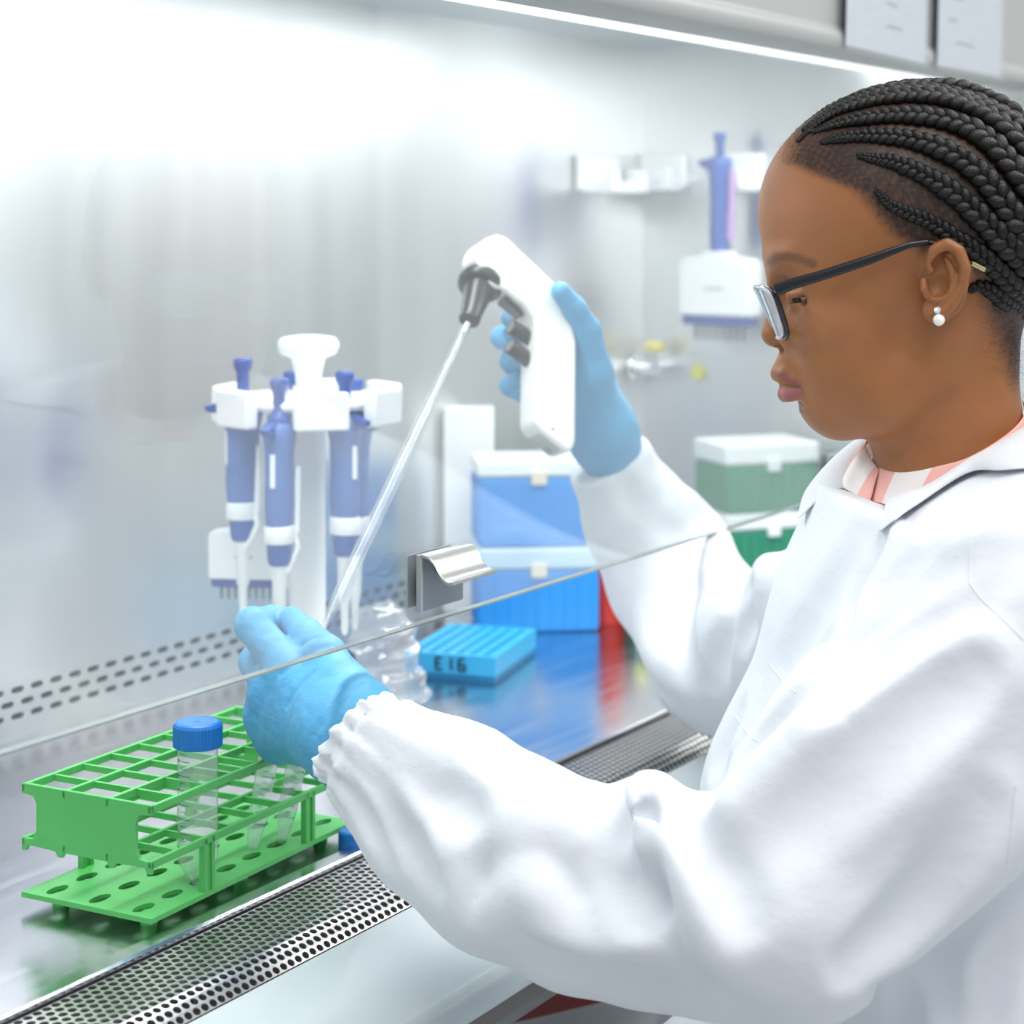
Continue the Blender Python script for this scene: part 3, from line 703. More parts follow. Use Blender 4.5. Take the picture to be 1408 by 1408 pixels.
_W = _rs.normal(size=(48,3)); _W /= np.linalg.norm(_W, axis=1)[:, None]; _PH = _rs.uniform(0, 6.28, 48)
def wob(p, scale, n=10, seed=0, stretch=None):
    q = p if stretch is None else p*np.asarray(stretch)
    s_ = np.zeros(len(p))
    for i in range(n):
        j = (i+seed*7) % 48; f_ = scale*(.6+.9*((i*37) % 10)/10); s_ += np.sin(q @ _W[j]*f_+_PH[j])
    return s_/math.sqrt(n)
def polygonize(f, lo, hi, h, slack=1.0):
    lo = np.asarray(lo, float); hi = np.asarray(hi, float); B = 8
    nb = np.ceil((hi-lo)/(h*B)).astype(int)+1; n = nb*B
    ib = np.stack(np.meshgrid(*[np.arange(x) for x in nb], indexing='ij'), -1).reshape(-1, 3)
    cen = lo+(ib*B+(B-1)/2)*h; fc = f(cen); act = np.abs(fc) < slack*(B*h*.9+h)
    vol = np.repeat(np.repeat(np.repeat(np.where(fc < 0, -1., 1.).reshape(nb), B, 0), B, 1), B, 2).astype(np.float32)
    off = np.stack(np.meshgrid(*[np.arange(B)]*3, indexing='ij'), -1).reshape(-1, 3)
    blk = ib[act]
    for s_ in range(0, len(blk), 600):
        idx = (blk[s_:s_+600, None, :]*B+off[None]).reshape(-1, 3)
        vol[idx[:, 0], idx[:, 1], idx[:, 2]] = f(lo+idx*h)
    sg = vol < 0
    cnt = np.zeros(tuple(n-1), np.uint8); cs = [(i, j, k) for i in (0,1) for j in (0,1) for k in (0,1)]
    for i, j, k in cs: cnt += sg[i:n[0]-1+i, j:n[1]-1+j, k:n[2]-1+k]
    cells = np.argwhere((cnt > 0) & (cnt < 8))
    vals = np.stack([vol[cells[:, 0]+i, cells[:, 1]+j, cells[:, 2]+k] for i, j, k in cs], 1)
    acc = np.zeros((len(cells), 3)); num = np.zeros(len(cells)); ca = np.array(cs, float)
    for a in range(8):
        for b in range(a+1, 8):
            if sum(abs(x-y) for x, y in zip(cs[a], cs[b])) != 1: continue
            va, vb = vals[:, a], vals[:, b]; m_ = (va < 0) != (vb < 0)
            t = np.where(m_, va/np.where(m_, va-vb, 1), 0)
            acc += np.where(m_[:, None], ca[a]+(ca[b]-ca[a])*t[:, None], 0); num += m_
    verts = lo+(cells+acc/num[:, None])*h
    idm = -np.ones(tuple(n-1), np.int32); idm[cells[:, 0], cells[:, 1], cells[:, 2]] = np.arange(len(cells))
    quads = []
    for ax in range(3):
        u, v_ = (ax+1) % 3, (ax+2) % 3
        s0 = np.take(sg, range(0, n[ax]-1), ax); s1 = np.take(sg, range(1, n[ax]), ax)
        e = np.argwhere(s0 != s1); e = e[(e[:, u] > 0) & (e[:, v_] > 0) & (e[:, u] < n[u]-1) & (e[:, v_] < n[v_]-1)]
        flip = sg[e[:, 0], e[:, 1], e[:, 2]]
        def cid(du, dv):
            c = e.copy(); c[:, u] -= du; c[:, v_] -= dv; return idm[c[:, 0], c[:, 1], c[:, 2]]
        q = np.stack([cid(1,1), cid(0,1), cid(0,0), cid(1,0)], 1)
        q[~flip] = q[~flip][:, ::-1]; quads.append(q)
    q = np.concatenate(quads); q = q[(q >= 0).all(1)]
    return verts, q
def np_mesh(name, verts, quads):
    me = bpy.data.meshes.new(name); me.vertices.add(len(verts)); me.vertices.foreach_set('co', np.asarray(verts, np.float32).ravel())
    me.loops.add(quads.size); me.polygons.add(len(quads))
    me.loops.foreach_set('vertex_index', quads.astype(np.int32).ravel())
    me.polygons.foreach_set('loop_start', np.arange(0, quads.size, 4, dtype=np.int32)); me.polygons.foreach_set('loop_total', np.full(len(quads), 4, np.int32))
    me.polygons.foreach_set('use_smooth', np.ones(len(quads), bool))
    me.update(calc_edges=True); me.validate(); return me
def relax(verts, quads, it=2, lam=.5):
    e = np.concatenate([quads[:, [0,1]], quads[:, [1,2]], quads[:, [2,3]], quads[:, [3,0]]]); e = np.concatenate([e, e[:, ::-1]])
    deg = np.bincount(e[:, 0], minlength=len(verts)).astype(float); v = verts.copy()
    for _ in range(it):
        for l_ in (lam, -lam*1.03):
            s_ = np.stack([np.bincount(e[:, 0], v[e[:, 1], i], len(v)) for i in range(3)], 1)/np.maximum(deg, 1)[:, None]
            v = v+l_*(s_-v)
    return v
def paint(me, name, cols):
    a = me.color_attributes.new(name, 'FLOAT_COLOR', 'POINT'); c = np.ones((len(cols), 4), np.float32); c[:, :cols.shape[1]] = cols
    a.data.foreach_set('color', c.ravel())
def hit(f, px, py, d0, d1, step=.004):
    """first place where the ray of a photo pixel meets the surface f between depths d0 and d1"""
    ds = np.arange(d0, d1, step); r_ = ray(px, py); pts = CAM+r_*ds[:, None]; v = f(pts)
    k = np.argmax(v < 0)
    if v[k] >= 0: k = int(np.argmin(v)); return pts[k]
    if k == 0: return pts[0]
    t = v[k-1]/(v[k-1]-v[k]); return pts[k-1]+(pts[k]-pts[k-1])*t

# ================================================================== the head
D0 = 1.36; S0 = F/D0                          # head plane: photo pixels per metre
def loc(p):                                   # world -> head frame (u right, w down, s towards the camera) in photo pixels
    q = p-CAM
    return np.stack([704+(q @ R)*S0, 300-q[:, 2]*S0, (D0-q @ V)*S0], 1)
def unloc(h):
    h = np.atleast_2d(np.asarray(h, float)); return CAM+R*((h[:, 0:1]-704)/S0)-UP*((h[:, 1:2]-300)/S0)+V*(D0-h[:, 2:3]/S0)
def H(px, py, s=0):                           # photo pixel at side offset s -> head frame
    k = (D0-s/S0)/D0; return np.array([704+(px-704)*k, 300+(py-300)*k, s], float)
def sk_cap(u, w_, s_): return np.array([u, w_, s_], float)
EYE = H(1107, 407, 57)
def f_skull(h):
    d = f_ell(h, (1246,292,0), (203,170,146))
    d = smin(d, f_ell(h, (1330,315,0), (118,135,132)), 40)
    return d
def f_head(h):
    s_ = np.abs(h[:, 2]); q = np.stack([h[:, 0], h[:, 1], s_], 1)       # mirror the two sides
    d = f_skull(h)
    d = smin(d, f_ell(q, (1170,400,0), (112,120,122)), 40)              # middle of the face
    d = smin(d, f_ell(q, (1140,500,0), (63,60,64)), 34)                 # mouth mound
    d = smin(d, f_ell(q, (1152,466,62), (56,66,48)), 28)                # cheek
    d = smin(d, f_ell(q, (1190,508,58), (74,58,48)), 40)
    d = smin(d, f_ell(q, (1148,552,0), (43,43,46)), 26)                 # chin
    d = smin(d, f_chain(q, [(1160,552,26),(1212,546,66),(1262,500,78),(1276,440,92)], [42,45,38,34]), 46)   # jaw
    d = smin(d, f_ell(q, (1205,545,0), (72,50,62)), 24)                 # under the chin
    d = smin(d, f_cone(q, (1310,430,0), (1304,610,0), 92, 91), 38)      # neck
    d = smin(d, f_cone(q, (1304,600,0), (1318,760,0), 91, 118), 40)
    d = smin(d, f_ell(q, (1082,350,38), (22,13,34)), 20)                # brow
    d = smax(d, -f_ell(q, (1066,404,56), (30,24,36)), 22)               # eye socket
    d = smin(d, f_ell(q, (1138,440,90), (36,26,26)), 26)                # cheek bone
    # nose
    d = smin(d, f_chain(q, [(1086,372,0),(1078,405,0),(1068,438,0),(1066,458,0)], [15,14,15,19.5]), 10)
    d = smin(d, f_ell(q, (1086,467,27), (17,13,15)), 4)
    d = smax(d, -f_ell(q, (1072,480,11), (8,7,6)), 4)                   # nostril
    d = smin(d, f_ell(q, (1089,498,0), (22,15,24)), 10)                 # above the lip
    # lips
    d = smin(d, f_chain(q, [(1073,513,0),(1077,515,16),(1088,522,29),(1098,529,38)], [14,12.5,8,3]), 9)
    d = smin(d, f_chain(q, [(1083,541,0),(1086,541,16),(1094,537,27),(1100,531,36)], [14,12.5,7.5,3]), 9)
    d = smax(d, -f_chain(q, [(1064,527.5,0),(1076,527.5,22),(1096,530,40),(1110,531,50)], [2.6,2.6,2.2,1.5]), 3)
    d = smax(d, -f_ell(q, (1094,556,0), (12,6,34)), 8)                  # dip over the chin
    # eyelids
    e = f_ell(q, (EYE[0], EYE[1], EYE[2]), (26,21,25)); d = smin(d, e, 12)
    d = smax(d, -f_chain(q, [EYE+np.array([-21,6,12]), EYE+np.array([-10,6,25]), EYE+np.array([8,4,27]), EYE+np.array([22,0,18])], [3.5,6.5,6.5,3]), 2)
    d = smax(d, -f_chain(q, [EYE+np.array([-18,-10,14]), EYE+np.array([-4,-15,24]), EYE+np.array([20,-10,22])], [1.5,2,1.5]), 5)
    # ear
    m = (s_ > 90) & (h[:, 0] > 1215) & (h[:, 0] < 1380) & (h[:, 1] > 290) & (h[:, 1] < 480)
    if m.any():
        qe = q[m]; de = d[m]
        E = lambda x, y, s: H(x, y, s)
        plate = f_ell(qe, E(1300,385,143), (30,52,9), EARR); lobe = f_ell(qe, E(1287,426,142), (19,18,10))
        de = smin(de, plate, 6); de = smin(de, lobe, 8)
        hx = [E(1283,384,150), E(1278,362,156), E(1284,344,160), E(1302,335,164), E(1319,345,168), E(1327,368,170), E(1323,395,166), E(1308,418,160), E(1292,434,154)]
        de = smin(de, f_chain(qe, hx, [4,6,7.5,8,8,8,7.5,8,10]), 4)
        ah = [E(1300,356,155), E(1310,372,158), E(1311,391,157), E(1300,406,154), E(1287,414,151)]
        de = smin(de, f_chain(qe, ah, [4.5,5.5,6,6,5.5]), 4)
        de = smin(de, f_chain(qe, [E(1270,386,150), E(1271,397,153), E(1276,408,150)], [5,6,5]), 5)     # tragus
        de = smax(de, -f_ell(qe, E(1290,391,156), (14,16,15)), 4)       # concha
        de = smax(de, -f_ell(qe, E(1290,362,158), (9,8,9)), 4)
        de = smax(de, -f_chain(qe, [E(1306,348,169), E(1316,364,172), E(1315,388,170), E(1304,406,166)], [3,3,3,3]), 4)
        d = d.copy(); d[m] = de
    return d
a_ = math.radians(22); EARR = np.array([[math.cos(a_),0,-math.sin(a_)],[0,1,0],[math.sin(a_),0,math.cos(a_)]])
def f_head_w(p): return f_head(loc(p))/S0

# ---- hidden limbs and trunk, so the figure is whole under its clothes
NECK = P(1318,700,1.37)
SHL, ELL, WRL = P(1385,880,1.20), P(1075,1235,1.17), P(492,1012,1.335)
SHR, ELR, WRR = P(1262,800,1.55), P(985,925,1.68), P(838,638,1.845)
HIP = P(1340,1560,1.40); HIPL, HIPR = HIP+np.array([-.09,.02,-.02]), HIP+np.array([.10,.02,-.02])
KNL, KNR = P(1010,1650,1.34), P(960,1500,1.62)
KNL = np.array([HIPL[0]-.10, HIPL[1]+.40, .50]); KNR = np.array([HIPR[0]-.02, HIPR[1]+.41, .50])
FTL = KNL+np.array([0,-.10,-.42]); FTR = KNR+np.array([0,-.12,-.42])
SLL = [(1398,868,1.205,.083), (1240,1060,1.185,.083), (1082,1226,1.165,.0735), (985,1238,1.185,.066), (900,1236,1.205,.0605), (800,1220,1.235,.0600), (696,1176,1.265,.0610), (610,1112,1.295,.0570), (543,1060,1.315,.0420), (490,1013,1.333,.0310), (464,988,1.342,.0305)]
SLR = [(1262,800,1.55,.078), (1110,880,1.69,.070), (1000,905,1.795,.069), (925,795,1.885,.0620), (880,715,1.885,.053), (838,634,1.87,.0380), (826,610,1.87,.0375)]
def chain_w(lst): return [P(a, b, c) for a, b, c, _ in lst], [x[3] for x in lst]
def f_trunk(p):
    d = f_chain(p, [NECK, P(1300,900,1.37), P(1240,1150,1.38), HIP], [.075,.105,.105,.12])
    d = smin(d, f_chain(p, [NECK+np.array([0,0,-.05]), SHL], [.06,.05]), .04); d = smin(d, f_chain(p, [NECK+np.array([0,0,-.05]), SHR], [.06,.05]), .04)
    d = smin(d, f_chain(p, chain_w(SLL)[0][:10], [.045,.042,.036,.034,.033,.032,.031,.030,.026,.022]), .02); d = smin(d, f_chain(p, chain_w(SLR)[0][:6], [.045,.038,.036,.032,.028,.022]), .02)
    d = smin(d, f_chain(p, [HIPL, KNL, FTL], [.075,.052,.036]), .04); d = smin(d, f_chain(p, [HIPR, KNR, FTR], [.075,.052,.036]), .04)
    return d

# ---- skin
def vcol_mat(name, rough, bump=.1, bscale=300, spec=.4, sss=.0, sheen=0, attr='Col', coat=0):
    m = mat(name, (128,128,128), rough, 0, bump, bscale, 0, 8, spec=spec, sss=sss, sheen=sheen, coat=coat)
    nt = m.node_tree; b = nt.nodes['Principled BSDF']; at = nt.nodes.new('ShaderNodeVertexColor'); at.layer_name = attr
    n = nt.nodes.new('ShaderNodeTexNoise'); n.inputs['Scale'].default_value = 45; n.inputs['Detail'].default_value = 5
    tc = nt.nodes.new('ShaderNodeTexCoord'); nt.links.new(tc.outputs['Object'], n.inputs['Vector'])
    mr = nt.nodes.new('ShaderNodeMapRange'); mr.inputs[1].default_value = .3; mr.inputs[2].default_value = .7; mr.inputs[3].default_value = .95; mr.inputs[4].default_value = 1.05
    nt.links.new(n.outputs[0], mr.inputs[0])
    mx = nt.nodes.new('ShaderNodeVectorMath'); mx.operation = 'SCALE'; nt.links.new(at.outputs[0], mx.inputs[0]); nt.links.new(mr.outputs[0], mx.inputs['Scale'])
    nt.links.new(mx.outputs[0], b.inputs['Base Color']); return m
M['skin'] = vcol_mat('brown skin', .46, .16, 1100, .45, .12)
M['hair'] = mat('black braided hair', (10,8,8), .33, 0, .40, 1100, .3, 300, (1,1,1), spec=.4)
def seg_dist(h2, poly):
    d = np.full(len(h2), 1e9)
    for a, b in zip(poly[:-1], poly[1:]):
        a = np.array(a, float); b = np.array(b, float); ab = b-a; t = np.clip(((h2-a) @ ab)/(ab @ ab), 0, 1); d = np.minimum(d, np.linalg.norm(h2-a-t[:, None]*ab, axis=1))
    return d
def persp(h):                                 # head frame -> photo pixel
    k = D0/(D0-h[:, 2]/S0); return np.stack([704+(h[:, 0]-704)*k, 300+(h[:, 1]-300)*k], 1)
def skin_cols(verts):
    h = loc(verts); hm = h.copy(); hm[:, 2] = np.abs(h[:, 2]); pp = persp(hm)
    base = np.array(lin((157,101,59))); c = np.tile(base, (len(verts), 1))
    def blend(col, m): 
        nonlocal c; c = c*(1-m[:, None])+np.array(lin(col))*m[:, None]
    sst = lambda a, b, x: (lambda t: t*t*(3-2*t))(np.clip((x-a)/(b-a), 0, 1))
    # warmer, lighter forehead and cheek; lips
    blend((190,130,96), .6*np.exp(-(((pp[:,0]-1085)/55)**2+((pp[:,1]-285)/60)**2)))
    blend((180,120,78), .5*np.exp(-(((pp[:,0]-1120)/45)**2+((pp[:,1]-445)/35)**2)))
    lip = sst(8, 1, seg_dist(np.stack([h[:,0], h[:,1]], 1), [(1066,512),(1080,519),(1098,529)]))
    lip2 = sst(13, 3, seg_dist(np.stack([h[:,0], h[:,1]], 1), [(1074,541),(1086,539),(1098,532)]))
    ll = np.maximum(lip*.85, lip2)*sst(1104, 1096, h[:,0])*sst(46, 38, hm[:,2])
    blend((138,80,78), np.clip(ll, 0, 1))
    blend((176,106,106), .5*np.clip(lip2, 0, 1)*(h[:,0] < 1100)*(hm[:,2] < 40))
    # eyebrow, lash line, eye opening
    blend((74,46,36), .55*sst(9, 3, seg_dist(pp, [(1060,360),(1068,353),(1082,352),(1100,356),(1118,363)]))*(h[:,0] < 1150))
    # hair: scalp cap colour with soft hairline
    front = np.interp(pp[:,1], [110,150,190,222,240,262,290,320,350,380,420,460,500,560], [1080,1080,1080,1072,1110,1165,1190,1215,1262,1330,1345,1358,1372,1396])
    m = sst(-8, 34, pp[:,0]-front); m *= sst(600, 520, pp[:,1])
    fuzz = .5+.5*np.clip(wob(verts, 1900, 10, 2), -1, 1)
    m = np.clip(m*(.8+.35*fuzz), 0, 1)
    ear = ((pp[:,0]-1301)/40)**2+((pp[:,1]-388)/62)**2
    m *= np.where(hm[:,2] > 128, sst(.75, 1.15, ear), 1)
    part = np.ones(len(verts))
    hair = np.array(lin((34,26,24))); scalp = np.array(lin((96,60,44)))
    c2 = scalp*.22+hair*.78
    inn = sst(20, 90, pp[:,0]-front)
    c = c*(1-m[:,None])+(c2[None]*(1-.5*inn[:,None])+hair*.5*inn[:,None])*m[:,None]
    return c
lo = unloc([(1020,90,190)])[0]
hd_pts = np.concatenate([unloc([(u, w_, s_)]) for u in (1030,1470) for w_ in (95,740) for s_ in (-185,190)])
hv, hq = polygonize(f_head_w, hd_pts.min(0), hd_pts.max(0), .0015, 1.6)
cut = loc(hv)[:, 1]
hv = relax(hv, hq, 2)
tv, tq = polygonize(lambda p: np.maximum(f_trunk(p), p[:, 2]-NECK[2]-.01), np.minimum(f_trunk.__defaults__ or 9, np.min([FTL,FTR,SHL,WRL,KNL,KNR,HIP], 0))-.15, np.max([NECK,SHR,WRR,WRL,SHL,KNR,KNL,HIP], 0)+.15, .009, 1.2)
bv = np.concatenate([hv, tv]); bq = np.concatenate([hq, tq+len(hv)])
BASE = np.array([HIP[0], HIP[1], 0.0])
me = np_mesh('person', bv-BASE, bq)
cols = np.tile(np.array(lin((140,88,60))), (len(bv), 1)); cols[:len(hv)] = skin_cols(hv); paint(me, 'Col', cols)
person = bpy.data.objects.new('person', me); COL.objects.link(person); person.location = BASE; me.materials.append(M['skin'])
tag(person, 'seated person in white lab coat and blue gloves wearing glasses and cornrow braids', 'person')
# ================================================================== hair, glasses, earring
def catmull(pts, n):
    pts = [np.asarray(p, float) for p in pts]; q = [2*pts[0]-pts[1]]+pts+[2*pts[-1]-pts[-2]]; out = []
    for i in range(1, len(q)-2):
        for k in range(n):
            t = k/n; a, b, c, d = q[i-1], q[i], q[i+1], q[i+2]
            out.append(.5*((2*b)+(-a+c)*t+(2*a-5*b+4*c-d)*t*t+(-a+3*b-3*c+d)*t**3))
    out.append(pts[-1]); return np.array(out)
def resample(pts, step):
    d = np.r_[0, np.cumsum(np.linalg.norm(np.diff(pts, axis=0), axis=1))]; n = max(2, int(d[-1]/step)+1)
    t = np.linspace(0, d[-1], n); return np.stack([np.interp(t, d, pts[:, i]) for i in range(3)], 1)
def grad(f, p, e=.001):
    p = np.atleast_2d(p); g = np.stack([f(p+np.eye(3)[i]*e)-f(p-np.eye(3)[i]*e) for i in range(3)], 1)
    return g/np.maximum(np.linalg.norm(g, axis=1), 1e-9)[:, None]
f_cap = lambda p: f_skull(loc(p))/S0
def ball(nu=8, nv=6):
    vs = [(0,0,-1.)]; 
    for j in range(1, nv):
        b = -math.pi/2+math.pi*j/nv
        vs += [(math.cos(b)*math.cos(2*math.pi*i/nu), math.cos(b)*math.sin(2*math.pi*i/nu), math.sin(b)) for i in range(nu)]
    vs.append((0,0,1.)); fs = [(0, 1+(i+1) % nu, 1+i) for i in range(nu)]
    for j in range(nv-2): fs += [(1+j*nu+i, 1+j*nu+(i+1) % nu, 1+(j+1)*nu+(i+1) % nu, 1+(j+1)*nu+i) for i in range(nu)]
    L_ = len(vs)-1; fs += [(L_, L_-nu+i, L_-nu+(i+1) % nu) for i in range(nu)]
    return np.array(vs), fs
BV, BF = ball(10, 7)
rows = {
 'A': ([(1205,262),(1222,280),(1250,294),(1280,306),(1313,327),(1345,348),(1372,372),(1392,392),(1412,405)], [3,5,7,8,9,10,11,11,11]),
 'B': ([(1180,214),(1200,218),(1236,226),(1278,246),(1315,270),(1347,300),(1378,332),(1402,356),(1425,372)], [3,5,8,10,12,13,14,14,14]),
 'C': ([(1130,196),(1160,190),(1193,188),(1244,192),(1292,206),(1333,230),(1364,262),(1392,300),(1420,330)], [3,6,8,10,12,13,14,15,15]),
 'D': ([(1118,182),(1150,172),(1193,164),(1249,161),(1306,170),(1349,190),(1381,222),(1406,255),(1430,285)], [3,6,9,11,13,14,15,15,15]),
 'E': ([(1098,194),(1136,163),(1178,146),(1235,136),(1292,138),(1345,156),(1380,180),(1408,208),(1432,240)], [3,6,9,11,13,14,15,15,15]),
 'N': ([(1330,400),(1345,392),(1362,398),(1380,412),(1400,425),(1418,432)], [4,6,8,9,9,9]),
}
def braid(hpts, radii, parent, f_on=f_cap):
    """plaited row lying on the scalp; hpts are head-frame points"""
    w_ = unloc(hpts); w_ = catmull(w_, 8); rr = catmull(np.array([[r_*1.12,0,0] for r_ in radii], float), 8)[:, 0]/S0
    d = np.r_[0, np.cumsum(np.linalg.norm(np.diff(w_, axis=0), axis=1))]
    mb = MB(); t = 0.0; side = 1; rnd = random.Random(len(hpts)*17+int(hpts[0][0]))
    while t < d[-1]:
        r_ = float(np.interp(t, d, rr)); p = np.array([np.interp(t, d, w_[:, i]) for i in range(3)])
        p2 = np.array([np.interp(min(t+.004, d[-1]), d, w_[:, i]) for i in range(3)]); p0 = np.array([np.interp(max(t-.004, 0), d, w_[:, i]) for i in range(3)])
        tg = p2-p0; tg /= np.linalg.norm(tg)+1e-9; n = grad(f_on, p)[0]; b = np.cross(n, tg); b /= np.linalg.norm(b)+1e-9; n = np.cross(tg, b)
        ax = tg*.80-b*side*.55+n*.10; ax /= np.linalg.norm(ax); B2 = np.cross(n, ax); B2 /= np.linalg.norm(B2)
        N2 = np.cross(ax, B2); j = rnd.uniform(.9, 1.1)
        c = p+b*side*r_*.50+n*r_*.30
        M3 = np.stack([ax*r_*1.02*j, B2*r_*.68*j, N2*r_*.74*j], 1)
        mb.add([c+M3 @ v for v in BV], BF, 0, True)
        t += r_*.56; side = -side
    return mb
hairc = empty('hair', (0,0,0)); hairc.parent = person; hairc.location = unloc([(1300,300,0)])[0]-BASE
bpy.data.objects.remove(hairc)
def on_scalp(px, py):
    p = hit(f_cap, px, py, 1.15, 1.40, .002); return loc(p[None])[0]
for key, (pl_, rad_) in rows.items():
    hp = np.array([on_scalp(*q) for q in pl_])
    for sg_ in (1, -1):
        h2 = hp.copy(); h2[:, 2] *= sg_
        braid(h2, rad_, person).build('braid', M['hair'], person, 'world', fix=False)
top = np.array([(1110,178,0),(1150,150,0),(1200,131,0),(1260,122,0),(1320,126,0),(1370,146,0),(1408,176,0),(1440,225,0)], float)
braid(top, [5,8,11,13,14,15,15,15], person).build('braid', M['hair'], person, 'world', fix=False)
mid = np.array([(1106,186,34),(1150,152,36),(1200,136,40),(1260,128,46),(1320,132,48),(1370,154,48),(1408,190,46),(1440,240,30)], float)
for sg_ in (1, -1):
    h2 = mid.copy(); h2[:, 2] *= sg_; h2 = np.array([loc((lambda q: q-grad(f_cap, q)[0]*f_cap(q[None])[0])(unloc([x])[0])[None])[0] for x in h2])
    braid(h2, [4,7,10,12,13,14,14,14], person).build('braid', M['hair'], person, 'world', fix=False)
# coiled bun at the back of the head
for i in range(3):
    r0 = [62,44,22][i]; cx = [1462,1480,1494][i]
    pts = [(cx, 300+r0*math.cos(a), r0*math.sin(a)) for a in np.linspace(0, 2*math.pi, 15)]
    braid(np.array(pts), [17]*15, person).build('braid', M['hair'], person, 'world', fix=False)
mb = MB(); M3 = np.diag([34,60,60])/S0; cB = unloc([(1452,300,0)])[0]
mb.add([cB+R*(v[0]*34/S0)-UP*(v[1]*60/S0)+V*(v[2]*60/S0) for v in BV], BF, 0, True); mb.build('hair_bun', M['hair'], person, 'world', fix=False)
# short loose hairs along the hairline, the rows and the nape
rnd = np.random.RandomState(11); mb = MB()
def strand(p, dirn, L_, w_, curl):
    side = np.cross(dirn, V); side /= np.linalg.norm(side)+1e-9; pts = []; c1 = rnd.normal(size=3); c1 /= np.linalg.norm(c1)
    for k in range(4):
        t = k/3; pts.append(p+dirn*L_*t+c1*curl*L_*t*t)
    l = [q+side*w_*(1-.8*k/3) for k, q in enumerate(pts)]; r_ = [q-side*w_*(1-.8*k/3) for k, q in enumerate(pts)]
    mb.grid([l, r_])
def scatter(poly, n, spread, L_, w_=.00007, out=.7, back=.5, f_on=f_head_w):
    pc = catmull([np.array([*q, 0]) for q in poly], 10)
    for _ in range(n):
        i = rnd.randint(len(pc)-1); q = pc[i]+(pc[i+1]-pc[i])*rnd.rand()+np.r_[rnd.normal(size=2)*spread, 0]
        p = hit(f_on, q[0], q[1], 1.15, 1.40, .003); g = grad(f_on, p)[0]
        dirn = g*out+R*back+rnd.normal(size=3)*.45; dirn /= np.linalg.norm(dirn)
        strand(p+g*.0002, dirn, L_*rnd.uniform(.5,1.3), w_, .8)
scatter([(1076,224),(1090,216),(1120,222),(1160,236),(1200,262),(1215,290),(1235,312),(1265,322)], 620, 9, .0042, .00006, .35, .8)
scatter([(1085,205),(1100,188),(1120,170),(1150,154),(1180,142)], 160, 4, .005, .00006, .8, .3)
scatter([(1180,143),(1235,122),(1290,116),(1340,122),(1380,142),(1406,165)], 220, 4, .006, .00006, 1.0, .2, f_cap)
scatter([(1391,440),(1393,470),(1392,500),(1390,530)], 160, 4, .006, .00006, .8, .6)
scatter([(1200,238),(1240,252),(1280,278),(1320,310)], 300, 12, .003, .00006, .3, .9)
scatter([(1190,204),(1240,208),(1290,226),(1330,252)], 240, 6, .003, .00006, .3, .9)
scatter([(1345,400),(1362,430),(1370,470),(1380,500)], 300, 12, .004, .00006, .4, .6)
for key, (pl_, rad_) in rows.items(): scatter(pl_, 230, 5, .0035, .00005, .9, .5, lambda p: f_cap(p)-.006)
o = mb.build('loose_hair', M['hair'], person, 'world', fix=False); o['kind'] = 'stuff'

# ---- eyes
M['eye'] = vcol_mat('eye', .12, .0, 100, .6)
for sg_ in (1, -1):
    c = EYE*np.array([1,1,sg_]); mb = MB(); v_, f_ = ball(28, 20)
    pts = unloc(np.array([c+np.array([x[0]*23, x[1]*19, x[2]*22]) for x in v_])); mb.add(pts, f_, 0, True)
    o = mb.build('eye', M['eye'], person, 'world'); gz = np.array([-.80,.36,.48*sg_]); gz /= np.linalg.norm(gz)
    dt = v_ @ gz; cl = np.where(dt[:, None] > .80, np.array(lin((26,16,12))), np.array(lin((196,184,176)))); paint(o.data, 'Col', cl)
# ---- lashes
mb = MB()
for sg_ in (1, -1):
    for k in range(26):
        t = k/25; e = np.array([-18+38*t, 5-3*t, 24+4*math.sin(t*3.14)]); c = EYE*np.array([1,1,sg_])+e*np.array([1,1,sg_])
        q = unloc([c, c+np.array([-4+3*t, 3.0, 4*sg_]), c+np.array([-9+6*t, 4.0, 7*sg_])]); mb.tube(q, [.00028,.0002,.00005], 4, False)
o = mb.build('eyelashes', M['hair'], person, 'world', fix=False); o['kind'] = 'stuff'
